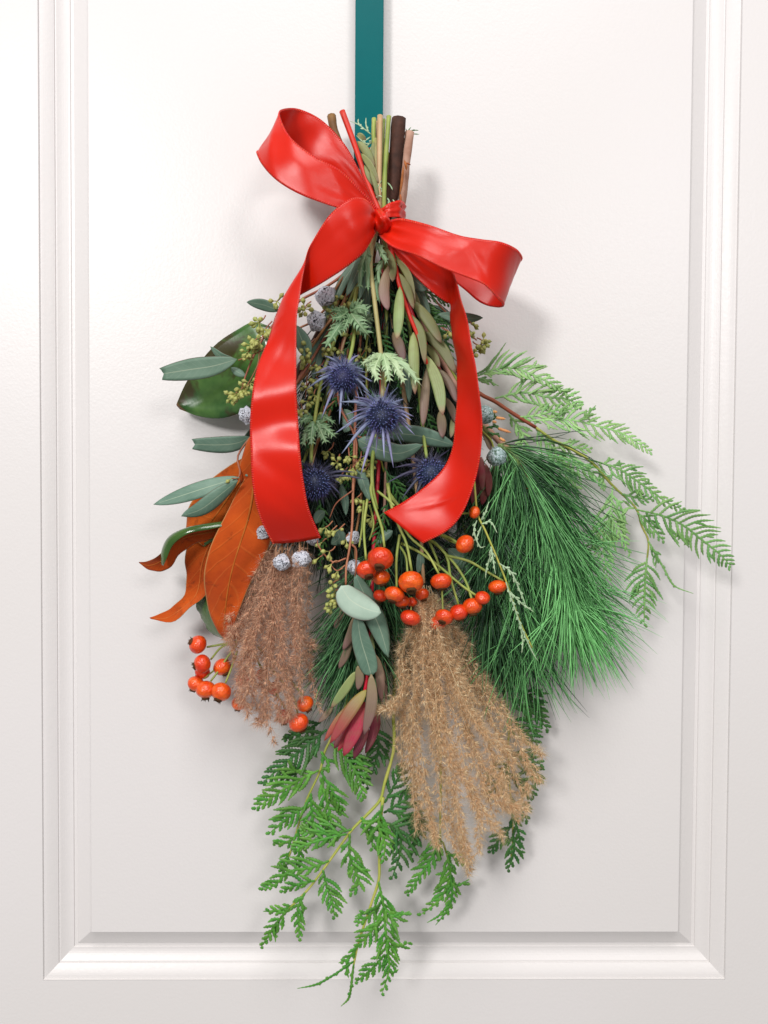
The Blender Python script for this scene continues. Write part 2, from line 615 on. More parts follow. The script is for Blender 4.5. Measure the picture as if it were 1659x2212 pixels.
n = NT('thistle_floret')
col = n.ramp(n.attr('t'), [(0.0, lin(46, 52, 76)), (0.55, lin(60, 68, 124)), (1.0, lin(140, 150, 206))])
M['floret'] = n.done(n.vary(col, 0.3, 0.02), 0.5, 0.35, 0.05)
n = NT('thistle_blue_bract')
col = n.ramp(n.attr('t'), [(0.0, lin(150, 158, 146)), (0.3, lin(106, 110, 146)), (1.0, lin(150, 156, 190))])
M['bract'] = n.done(n.vary(col, 0.22, 0.03), 0.45, 0.4, 0.1)
n = NT('thistle_dark_bract')
col = n.ramp(n.attr('t'), [(0.0, lin(80, 84, 92)), (0.5, lin(62, 60, 84)), (1.0, lin(74, 72, 100))])
M['bract_dark'] = n.done(n.vary(col, 0.25, 0.03), 0.45, 0.4, 0.08)
M['thistle_leaf'] = leafmat('thistle_spiny_leaf', (92, 128, 86), (124, 156, 114), (176, 196, 156), 0.45, 0.4, 0.08, 0.2, 0.08)
M['thistle_pale'] = leafmat('thistle_pale_collar', (142, 172, 124), (176, 200, 156), (206, 222, 186), 0.45, 0.4, 0.08, 0.2, 0.08)


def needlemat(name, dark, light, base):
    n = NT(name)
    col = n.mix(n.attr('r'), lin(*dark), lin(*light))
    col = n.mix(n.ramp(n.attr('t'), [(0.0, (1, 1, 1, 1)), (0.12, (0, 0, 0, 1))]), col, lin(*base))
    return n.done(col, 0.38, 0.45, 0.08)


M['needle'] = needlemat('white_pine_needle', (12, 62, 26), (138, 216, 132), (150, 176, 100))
M['needle_deep'] = needlemat('shade_dark_filler_needle', (16, 38, 24), (44, 80, 52), (60, 70, 40))  # shade of the bouquet's interior put into the filler needles' colour
M['needle_dark'] = needlemat('shaded_pine_needle', (20, 54, 30), (100, 158, 100), (110, 130, 80))  # darker copy of the pine green, with shade put into the colour


def cedarmat(name, c1, c2, tip):
    n = NT(name)
    col = n.mix(n.ramp(n.noise(60, 3), [(0.35, (0, 0, 0, 1)), (0.65, (1, 1, 1, 1))]), lin(*c1), lin(*c2))
    col = n.mix(n.math('MULTIPLY', n.ramp(n.attr('t'), [(0.55, (0, 0, 0, 1)), (1.0, (1, 1, 1, 1))]), 0.6), col, lin(*tip))
    # each scale leaf is paler on its swollen back
    col = n.vary(col, 0.16, 0.012)
    n.bump(n.noise(900, 2), 0.15, 0.0004)
    return n.done(col, 0.42, 0.4, 0.06)


M['cedar'] = cedarmat('cedar_scale_leaf', (66, 126, 40), (90, 152, 58), (120, 172, 78))
M['cedar_dark'] = cedarmat('cedar_dark_scale_leaf', (46, 92, 40), (60, 112, 50), (80, 130, 60))
M['cedar_mid'] = cedarmat('cedar_mid_green_scale_leaf', (96, 142, 74), (120, 164, 96), (122, 172, 92))
M['cedar_pale'] = cedarmat('cedar_pale_underside', (126, 172, 100), (148, 190, 122), (128, 180, 96))
M['cedar_stem'] = simple('cedar_yellow_green_stem', (150, 160, 66), (172, 170, 84), 50, 0.5, 0.35, bump=0.4)
M['cedar_brown'] = simple('cedar_red_brown_stem', (136, 72, 44), (158, 92, 58), 60, 0.55, 0.35, bump=0.5)
M['juniper'] = cedarmat('juniper_grey_green_scale', (150, 178, 138), (172, 196, 160), (186, 206, 168))
M['orange_tip'] = simple('orange_pollen_cone', (206, 140, 84), (226, 166, 108), 300, 0.6, 0.3, bump=0.4)


def plumemat(name, a, b, c, clear=0.0):
    n = NT(name)
    col = n.mix(n.attr('r'), lin(*a), lin(*b))
    col = n.mix(n.math('MULTIPLY', n.attr('t'), 0.5), col, lin(*c))
    m = n.done(col, 0.5, 0.25, 0.5)
    if clear:      # silky hair lets part of the light straight through
        src = n.out.inputs['Surface'].links[0].from_socket
        tr = n.node('ShaderNodeBsdfTransparent')
        mx = n.node('ShaderNodeMixShader')
        mx.inputs[0].default_value = clear
        n.l.new(src, mx.inputs[1])
        n.l.new(tr.outputs[0], mx.inputs[2])
        n.l.new(mx.outputs[0], n.out.inputs['Surface'])
    return m


M['plume_gold'] = plumemat('golden_plume_bristle', (232, 190, 138), (255, 240, 206), (255, 246, 222))
M['plume_brown'] = plumemat('brown_plume_bristle', (196, 146, 112), (252, 216, 182), (254, 226, 198))
M['hair_gold'] = plumemat('golden_plume_hair', (226, 190, 146), (246, 218, 180), (250, 228, 196), 0.45)
M['hair_brown'] = plumemat('brown_plume_hair', (208, 164, 138), (238, 200, 174), (246, 216, 192), 0.45)


# ------------------------------------------------------------------ door
def build_door():
    root = bpy.data.objects.new('door', None)
    root['kind'] = 'structure'
    root['label'] = 'white painted door with a raised moulded panel'
    COL.objects.link(root)

    def add(name, verts, faces, smooth=False):
        me = bpy.data.meshes.new(name)
        me.from_pydata(verts, [], faces)
        me.materials.append(M['door'])
        o = bpy.data.objects.new(name, me)
        o.parent = root
        COL.objects.link(o)
        return o
    xl, xr, zb, zt = -0.2888, 0.3115, 1.5 - 0.4278, 1.5 + 0.95
    # profile from the outer edge of the moulding inwards: (inset, depth behind the door face)
    prof = [(0.0, 0.0), (0.0006, -0.0002), (0.0010, 0.0012), (0.0022, 0.0014)]
    for k in range(1, 7):
        a = k / 6
        prof.append((0.0022 + 0.0095 * a, 0.0014 + 0.0042 * (a ** 1.35)))
    prof += [(0.0120, 0.0066), (0.0132, 0.0068)]
    for k in range(1, 7):
        a = k / 6
        prof.append((0.0132 + 0.0100 * a, 0.0068 + 0.0040 * math.sin(a * math.pi / 2)))
    prof += [(0.0236, 0.0118), (0.0262, 0.0120)]
    nm = len(prof)
    bev = [(0.0262, 0.0120), (0.0268, 0.0112), (0.0410, 0.0052), (0.0414, 0.0050), (0.0418, 0.0036),
           (0.0424, 0.0004), (0.0430, 0.0)]

    def loft(name, pr, close=False):
        vs_, fs_ = [], []
        for o, d in pr:
            for x, z in ((xl + o, zb + o), (xr - o, zb + o), (xr - o, zt - o), (xl + o, zt - o)):
                vs_.append((x, d, z))
        for i in range(len(pr) - 1):
            for j in range(4):
                a, b = i * 4 + j, i * 4 + (j + 1) % 4
                fs_.append((a, b, b + 4, a + 4))
        if close:
            q = (len(pr) - 1) * 4
            fs_.append((q, q + 1, q + 2, q + 3))
        return add(name, vs_, fs_)
    loft('moulding', prof)
    loft('panel', bev, True)
    X0, X1, Z0, Z1 = -0.60, 0.62, 0.55, 2.75

    def board(name, x0, x1, z0, z1):
        v_ = [(x0, 0, z0), (x1, 0, z0), (x1, 0, z1), (x0, 0, z1), (x0, .04, z0), (x1, .04, z0), (x1, .04, z1), (x0, .04, z1)]
        f_ = [(0, 1, 2, 3), (5, 4, 7, 6), (4, 0, 3, 7), (1, 5, 6, 2), (4, 5, 1, 0), (3, 2, 6, 7)]
        return add(name, v_, f_)
    board('stile', X0, xl, Z0, Z1)
    board('stile', xr, X1, Z0, Z1)
    board('rail', xl, xr, Z0, zb)
    board('rail', xl, xr, zt, Z1)


build_door()


# ------------------------------------------------------------------ hanger
def build_hanger():
    t = Thing('wreath_hanger', 'flat teal metal hanger strap coming down the door above the bow', 'hanger', (798, 300, 14))
    a, b = P(767.5, 60, 15), P(828.5, 60, 15)
    x0, x1, y = a.x, b.x, a.y
    w = 0.0016
    mb = MB()
    zt, zb = 2.35, P(798, 345, 15).z
    prof = [(x0, 0.0004), (x0 + 0.0005, 0), (x1 - 0.0005, 0), (x1, 0.0004), (x1, w), (x0, w)]
    ids = []
    for z in (zt, zb):
        ids.append([mb.vert(Vector((px, y + py, z))) for px, py in prof])
    for j in range(6):
        mb.face((ids[0][j], ids[1][j], ids[1][(j + 1) % 6], ids[0][(j + 1) % 6]))
    mb.face(tuple(ids[0]))
    mb.face(tuple(reversed(ids[1])))
    t.part('strap', mb, M['teal'], smooth=False)
    # the hook turns up again towards the room behind the stems
    mb = MB()
    rows = []
    for k in range(15):
        an = math.pi * k / 14
        cy_, cz_ = y - 0.011 + 0.011 * math.cos(an), zb - 0.011 * math.sin(an)
        nn = Vector((0, math.cos(an), -math.sin(an)))
        rows.append([(Vector((lerp(x0, x1, j / 2), cy_, cz_)), nn, -1 + j) for j in range(3)])
    mb.sheet(rows, 0.0016)
    t.part('hook', mb, M['teal'])


build_hanger()

# ------------------------------------------------------------------ shared pieces
BIND = (834, 478, 56)


def stem(mb, uvh, r0, r1=None, n=7, seg=18, m=0, knots=0.0, cap=True, r=None):
    """round tapering stem, radii in photo units"""
    pts = path(uvh, seg)
    r1 = r0 if r1 is None else r1
    rad = []
    for i, p in enumerate(pts):
        w = lerp(r0, r1, i / seg) * (DIST + p.y) / F
        rad.append(w * (1 + knots * gau(0, 1)))
    mb.tube(pts, rad, n, m, r, cap=cap)
    return pts


def lathe(prof, n, wob=0.0, m=0, mb=None, lump=None):
    mb = mb or MB()
    rings = []
    for r_, z_ in prof:
        ring = []
        for j in range(n):
            a = 2 * math.pi * j / n
            q = r_ * (1 + wob * gau(0, 1)) * (lump[j % len(lump)] if lump else 1)
            ring.append(mb.vert(Vector((q * math.cos(a), q * math.sin(a), z_ + wob * 0.3 * gau(0, 1))), z_, 0, 0))
        rings.append(ring)
    for i in range(len(rings) - 1):
        for j in range(n):
            mb.face((rings[i][j], rings[i][(j + 1) % n], rings[i + 1][(j + 1) % n], rings[i + 1][j]), m)
    mb.face(tuple(reversed(rings[0])), m)
    mb.face(tuple(rings[-1]), m)
    return mb


seed_mesh = lathe([(.05, 0), (.05, .30), (.10, .42), (.23, .58), (.27, .72), (.22, .84), (.15, .88), (.10, .95), (.015, 1.05)], 7).mesh('seed_capsule', [M['seed']])
hip_meshes = []
for k in range(3):
    pr = []
    for i in range(13):
        a = math.pi * i / 12
        q, z = math.sin(a), -math.cos(a) * 0.9
        z *= 1.0 if z < 0 else 1.0 + 0.04 * k
        if i == 12:
            z -= 0.16
        if i == 11:
            z -= 0.05
        if i == 0:
            z += 0.08
        pr.append((max(q, 0.03), z))
    hip_meshes.append(lathe(pr, 18, lump=[1 + 0.015 * math.sin(j * (1 + k)) for j in range(18)]).mesh('rose_hip', [M['hip']]))
cal = lathe([(.28, .66), (.42, .80), (.40, .94), (.30, 1.04), (.18, .92), (.05, .88)], 9, 0.10)
for k in range(11):
    an = 6.28 * k / 11 + uni(-.2, .2)
    d = Vector((math.cos(an), math.sin(an), 0))
    cal.cone(d * .26 + Vector((0, 0, .88)), d * uni(.22, .52) + Vector((0, 0, uni(1.05, 1.3))), .08)
calyx_mesh = cal.mesh('calyx', [M['calyx']])
gum_meshes = []
for k in range(4):
    pr = [(.16, -.95), (.30, -.86), (.62, -.60), (.86, -.22), (.98, .08), (1.0, .24), (.90, .34), (.80, .36), (.84, .46), (.62, .70), (.34, .86), (.10, .98)]
    gum_meshes.append(lathe(pr, 13, 0.06, lump=[1 + 0.09 * math.cos(5 * 6.283 * j / 13 + k) for j in range(13)]).mesh('gum_nut', [M['gum']], smooth=False))
cone_mesh = lathe([(.12, -1), (.5, -.86), (.84, -.52), (1, -.1), (.98, .25), (.8, .6), (.48, .86), (.08, .97)], 14, 0.035,
                  lump=[1 + 0.05 * math.cos(3 * 6.283 * j / 14) for j in range(14)]).mesh('cypress_cone', [M['cone']])


def hip(t, u, v, h, r, d, squash=0.92):
    """r in photo units, d = direction of the dried blossom end in (right, down, toward viewer)"""
    zd = Vector((d[0], -d[2], -d[1])).normalized()
    s = r * PX(h)
    o = t.inst('rose_hip', hip_meshes[int(rnd() * 3)], P(u, v, h), zd, (s, s, s * squash))
    c = bpy.data.objects.new('calyx', calyx_mesh)
    c.parent = o
    COL.objects.link(c)
    return o


def seeds(t, smb, u, v, h, n, spread=13, size=19, d=(0, 1, 0.3), jit=0.9, stemfrom=None):
    """umbel of seed capsules"""
    c = P(u, v, h)
    if stemfrom:
        smb.tube(path([stemfrom, ((stemfrom[0] + u) / 2 + uni(-3, 3), (stemfrom[1] + v) / 2 + uni(-3, 3), (stemfrom[2] + h) / 2), (u, v, h)], 6),
                 [1.5 * PX(h)] * 7, 5)
    dd = Vector((d[0], -d[2], -d[1])).normalized()
    for k in range(n):
        x = (dd + Vector((gau(0, jit), gau(0, jit * 0.7), gau(0, jit)))).normalized()
        o = c + x * uni(0.0, 2.5) * PX(h)
        sc = size * uni(.85, 1.15) * PX(h)
        t.inst('seed_capsule', seed_mesh, o, x, (sc * .95, sc * .95, sc))


# ------------------------------------------------------------------ satin bow
def build_bow():
    t = Thing('ribbon_bow', 'shiny red satin ribbon tied in a floppy bow with two long tails', 'bow', (826, 482, 74))
    thread = []

    def ribbon(name, secs, nl, bulge, ripple, label):
        mb = MB()
        dents = [(uni(.08, .95), uni(-.8, .8), uni(.035, .09), uni(.4, 1.0), uni(-.0007, .0007), uni(-.6, .6)) for _ in range(7)]
        folds = [(uni(.12, .92), uni(-.10, .10), uni(.018, .035), uni(.0004, .0009) * (1 if rnd() < .5 else -1), uni(-.5, .5)) for _ in range(5)]

        def rip(q, x):
            z = ripple(q, x)
            for (q0, x0, sq, sx, am, sl) in dents:
                a = (q - q0 - sl * .06 * (x - x0)) / sq
                b = (x - x0) / sx
                z += am * math.exp(-a * a - b * b)
            for (q0, sl, wq, am, xc) in folds:      # pressed creases running across the satin
                a = abs(q - q0 - sl * x) / wq
                if a < 1:
                    z += am * (1 - a) * max(0, 1 - abs(x - xc) / 1.3)
            g = math.exp(-q * 13) + (math.exp(-(1 - q) * 13) if name == 'loop' else 0)
            return z + g * 0.0022 * (abs(math.sin(x * 4.2 + 1.1)) - .5)
        rows = mb.strip(secs, nl, 20, bulge, 0.00028, ripple=rip, r=0.5)
        o = t.part(name, mb, M['ribbon'], label=label)
        st = MB()
        for j in (0, -1):
            acc = 0.0
            for i in range(nl):
                a_, b_ = rows[i][j][0], rows[i + 1][j][0]
                ln_ = (b_ - a_).length
                while acc < ln_:          # one thread loop over the edge every 1.7 mm
                    p_ = a_.lerp(b_, acc / ln_)
                    inn = (rows[i][1 if j == 0 else -2][0] - a_).normalized()
                    nn_ = rows[i][j][1]
                    tt_ = (b_ - a_).normalized()
                    st.tube([p_ + inn * .0017 + nn_ * .0003, p_ + nn_ * .0003 + inn * .0003, p_ - nn_ * .0003 + inn * .0003, p_ + inn * .0017 - nn_ * .0003 + tt_ * .0004],
                            [.0002, .00026, .00026, .0002], 4, r=.3 + .4 * rnd(), cap=False)
                    acc += .0017
                acc -= ln_
        t.part('edge_stitching', st, M['stitch'], parent=o, kind='stuff')
        return o
    left = [((812, 446, 60), (808, 470, 55)), ((788, 392, 48), (772, 432, 42)), ((748, 316, 40), (705, 395, 34)),
            ((700, 264, 38), (648, 356, 32)), ((655, 238, 44), (600, 348, 40)), ((622, 234, 58), (566, 338, 56)),
            ((605, 243, 74), (556, 331, 74)), ((609, 266, 88), (566, 356, 88)), ((634, 303, 96), (598, 390, 97)),
            ((684, 341, 97), (652, 421, 100)), ((738, 371, 92), (704, 442, 97)), ((782, 412, 84), (752, 456, 90)),
            ((816, 452, 74), (806, 476, 76))]
    ribbon('loop', left, 84, lambda q: 0.05 * math.sin(6.28 * q), lambda q, x: 0.0007 * math.sin(q * 17 + x * 2.2) + 0.0003 * math.sin(q * 41 - x * 3),
           'upper left loop of the bow')
    tail_l = [((818, 462, 74), (806, 500, 74)), ((792, 432, 90), (802, 520, 84)), ((756, 429, 100), (784, 548, 92)),
              ((716, 460, 103), (742, 582, 95)), ((684, 504, 100), (694, 613, 88)), ((664, 543, 96), (646, 640, 76)),
              ((655, 586, 94), (604, 672, 72)), ((648, 636, 93), (588, 708, 76)), ((643, 690, 93), (574, 742, 82)),
              ((640, 760, 94), (556, 795, 88)), ((640, 840, 99), (544, 860, 94)), ((644, 910, 96), (540, 925, 91)),
              ((649, 975, 100), (541, 985, 95)), ((656, 1040, 98), (547, 1055, 93)), ((668, 1100, 90), (561, 1115, 86)),
              ((694, 1162, 74), (588, 1174, 72))]
    ribbon('tail', tail_l, 110, lambda q: 0.07 * math.sin(q * 12) * (1 if q < .5 else .5), lambda q, x: 0.0007 * math.sin(q * 24 + x * 1.8) + 0.0003 * math.sin(q * 47 + x * 2),
           'left tail of the bow, hanging wide')
    right = [((846, 478, 73), (815, 506, 73)), ((874, 473, 86), (848, 534, 86)), ((924, 484, 98), (898, 552, 99)),
             ((984, 505, 103), (950, 576, 105)), ((1036, 516, 105), (1010, 599, 107)), ((1084, 524, 103), (1048, 617, 106)),
             ((1117, 539, 93), (1073, 644, 96)), ((1128, 558, 78), (1083, 660, 78)), ((1115, 562, 62), (1066, 664, 62)),
             ((1070, 547, 54), (1034, 652, 56)), ((1020, 530, 52), (1000, 624, 54)), ((960, 506, 54), (944, 578, 56)), ((900, 488, 60), (884, 546, 62)),
             ((848, 482, 68), (832, 508, 68))]
    ribbon('loop', right, 84, lambda q: 0.04 * math.sin(6.28 * q), lambda q, x: 0.0008 * math.sin(q * 15 + x * 2.5 + 1) + 0.0003 * math.sin(q * 39 - x * 3),
           'right loop of the bow')
    tail_r = [((852, 502, 62), (840, 532, 62)), ((902, 534, 64), (886, 586, 60)), ((946, 560, 68), (926, 625, 62)),
              ((976, 584, 78), (958, 650, 62)), ((986, 604, 90), (971, 660, 64)), ((994, 638, 97), (973, 690, 68)),
              ((1003, 678, 100), (977, 720, 72)), ((1016, 729, 102), (982, 755, 75)), ((1027, 780, 103), (986, 795, 78)),
              ((1036, 844, 104), (988, 845, 80)), ((1040, 915, 104), (985, 900, 82)), ((1038, 985, 102), (977, 962, 82)),
              ((1026, 1042, 98), (955, 1014, 80)), ((1002, 1104, 93), (914, 1054, 78)), ((966, 1146, 88), (872, 1084, 75)),
              ((914, 1174, 82), (828, 1107, 72))]
    ribbon('tail', tail_r, 110, lambda q: 0.05 * math.sin(q * 10), lambda q, x: 0.0006 * math.sin(q * 24 + x * 2) + 0.0003 * math.sin(q * 51 + x),
           'right tail of the bow, curling inwards at its end')
    # band round the stems
    mb = MB()
    c = P(838, 473, 52)
    s_ = PX(52)
    rows = []
    for k in range(49):
        an = 2 * math.pi * k / 48
        d = Vector((math.cos(an), -math.sin(an), 0))
        p0 = c + Vector((d.x * 35 * s_, d.y * 0.0175, -d.x * -0.004))
        row = []
        for j in range(7):
            x = -1 + j / 3
            fold = 0.0012 * math.sin(x * 7 + 1.3 * math.sin(an * 2)) + 0.0005 * math.sin(an * 9)
            row.append((p0 + Vector((0, 0, -x * (15 + 5 * math.cos(an)) * s_)) + d * fold, d, x))
        rows.append(row)
    mb.sheet(rows, 0.0006, r=0.5)
    t.part('binding_band', mb, M['ribbon'])
    # the knot: a twisted, pinched pad of folds
    mb = MB()
    rows = []
    for i in range(25):
        a = i / 24
        row = []
        axis = P(lerp(802, 848, a), lerp(452, 512, a), 60 + 18 * math.sin(math.pi * a))
        wd = (11 + 9 * math.sin(math.pi * a)) * PX(75)
        dirx = Vector((0.72, 0, 0.69))
        for j in range(21):
            x = -1 + j / 10
            dep = 0.010 * (1 - x * x) * math.sin(math.pi * a) ** 0.6
            fold = 0.0013 * math.sin(x * 8.5 + a * 5) * math.sin(math.pi * a)
            row.append((axis + dirx * (x * wd) + Vector((0, -dep - fold, 0)), Vector((0, -1, 0)), x * 0.9))
        rows.append(row)
    mb.sheet(rows, 0.0006, r=0.5)
    t.part('knot', mb, M['ribbon'])


build_bow()


# ------------------------------------------------------------------ magnolia
def build_magnolia():
    t = Thing('magnolia_branch', 'magnolia branch with suede brown leaf undersides, left of the wide ribbon tail', 'branch', (862, 258, 52))
    mb = MB()
    stem(mb, [(862, 256, 56), (855, 335, 54), (846, 430, 50), (815, 500, 44), (760, 600, 40), (690, 720, 38), (620, 850, 38), (560, 960, 42), (530, 1010, 44)],
         16, 5, 9, 30, knots=0.03)
    t.part('stem', mb, M['st_dark'])
    mb = MB()   # upper green leaf, outline from its two edges
    lf = [((586, 706, 34), (590, 712, 34)), ((548, 694, 36), (590, 770, 40)), ((512, 712, 32), (584, 826, 40)), ((470, 742, 28), (560, 868, 36)),
          ((432, 784, 24), (524, 890, 30)), ((402, 826, 20), (478, 904, 24)), ((386, 858, 17), (430, 900, 19)), ((381, 874, 15), (388, 884, 15))]
    mb.strip(list(lf), 26, 14, 0.0, 0.0008, 0, 0, ripple=lambda q, x: -0.0042 * (1 - abs(x)) * math.sin(math.pi * q) + 0.0012 * math.sin(q * 9 + x * 3))
    t.part('leaf', mb, M['mag_blotch'], label='glossy green magnolia leaf with dry brown blotches')

    def brown(secs, nl=26, bulge=0.0, rip=None, m=('mag_brown', 'mag_green')):
        mb = MB()
        wob = rnd() * 6
        rp = lambda q, x: (rip(q, x) if rip else 0) + 0.0005 * math.sin(q * 31 + wob + abs(x) * 7) * abs(x) + 0.0011 * math.sin(q * 8 + wob) * x * abs(x)
        rows = mb.strip(secs, nl, 14, bulge, 0.0008, 0, 1, ripple=rp)
        o = t.part('leaf', mb, [M[m[0]], M[m[1]]])
        if m[0] == 'mag_brown':
            rb = MB()
            rb.tube([r_[7][0] + r_[7][1] * .0003 for r_ in rows[:-1]], [lerp(.0011, .0003, i / nl) for i in range(nl)], 6)
            t.part('midrib', rb, M['rib'], parent=o)
    rip = lambda q, x: 0.0026 * (1 - abs(x)) + 0.0008 * math.sin(q * 13 + x * 4)
    # big front leaf
    brown([((548, 1000, 58), (552, 1004, 58)), ((516, 1056, 60), (580, 1080, 62)), ((482, 1124, 62), (592, 1120, 64)), ((452, 1190, 62), (584, 1170, 64)),
           ((440, 1250, 60), (566, 1212, 62)), ((447, 1310, 56), (536, 1270, 60)), ((466, 1356, 50), (506, 1350, 54)), ((489, 1384, 44), (493, 1384, 44))], 30, 0, rip)
    # dark leaf next to the ribbon
    brown([((556, 918, 64), (560, 918, 64)), ((530, 960, 62), (570, 960, 66)), ((519, 1010, 58), (590, 1020, 66)), ((522, 1060, 54), (600, 1070, 62)),
           ((540, 1105, 52), (598, 1110, 58)), ((572, 1130, 52), (580, 1130, 54))], 22, 0, rip)
    # upper left brown leaf behind the eucalyptus
    brown([((548, 976, 40), (552, 984, 40)), ((510, 996, 42), (560, 1040, 44)), ((462, 1030, 40), (548, 1090, 44)), ((424, 1070, 36), (520, 1150, 42)),
           ((404, 1108, 32), (480, 1190, 40)), ((402, 1150, 30), (440, 1196, 36)), ((408, 1190, 30), (416, 1196, 30))], 24, 0, rip)
    # curled leaf with the tip at far left: the green rim is its top side rolled over
    brown([((500, 1120, 52), (496, 1150, 46)), ((452, 1136, 58), (448, 1168, 46)), ((404, 1148, 62), (412, 1180, 44)), ((372, 1164, 62), (384, 1200, 42)),
           ((356, 1190, 58), (364, 1226, 42)), ((336, 1204, 52), (346, 1234, 42)), ((318, 1212, 46), (322, 1232, 42)), ((300, 1214, 42), (302, 1217, 42))], 28, 0,
          lambda q, x: -0.004 * (1 - x * x) * math.sin(math.pi * q))
    mb = MB()
    mb.strip([((498, 1124, 56), (506, 1130, 60)), ((450, 1130, 62), (460, 1142, 66)), ((402, 1140, 64), (410, 1152, 68)), ((366, 1158, 60), (376, 1174, 66)),
              ((350, 1186, 54), (360, 1206, 62)), ((349, 1214, 50), (353, 1222, 56))], 22, 6, 0.12, 0.0008, 0, 0)
    t.part('leaf_rim', mb, M['mag_green'], label='rolled green rim of the curled magnolia leaf')
    # lower leaf with the pointed tip
    brown([((440, 1180, 44), (520, 1130, 50)), ((412, 1160, 40), (500, 1180, 48)), ((398, 1210, 38), (470, 1230, 46)), ((402, 1250, 36), (452, 1276, 44)),
           ((398, 1286, 36), (434, 1294, 44)), ((374, 1312, 38), (404, 1316, 46)), ((346, 1326, 42), (372, 1344, 46)), ((323, 1334, 44), (326, 1337, 44))], 30, 0,
          lambda q, x: -0.003 * (1 - x * x) * math.sin(math.pi * q))
    brown([((428, 1284, 32), (446, 1280, 40)), ((424, 1310, 30), (450, 1300, 40)), ((434, 1336, 28), (462, 1330, 40)), ((452, 1362, 26), (476, 1362, 38)),
           ((476, 1376, 26), (482, 1380, 36))], 16, 0, None, ('mag_green', 'mag_green'))
    brown([((500, 1240, 34), (540, 1220, 38)), ((470, 1290, 34), (540, 1280, 40)), ((472, 1340, 34), (530, 1340, 40)), ((490, 1385, 34), (510, 1380, 38))], 16, 0, rip)


build_magnolia()


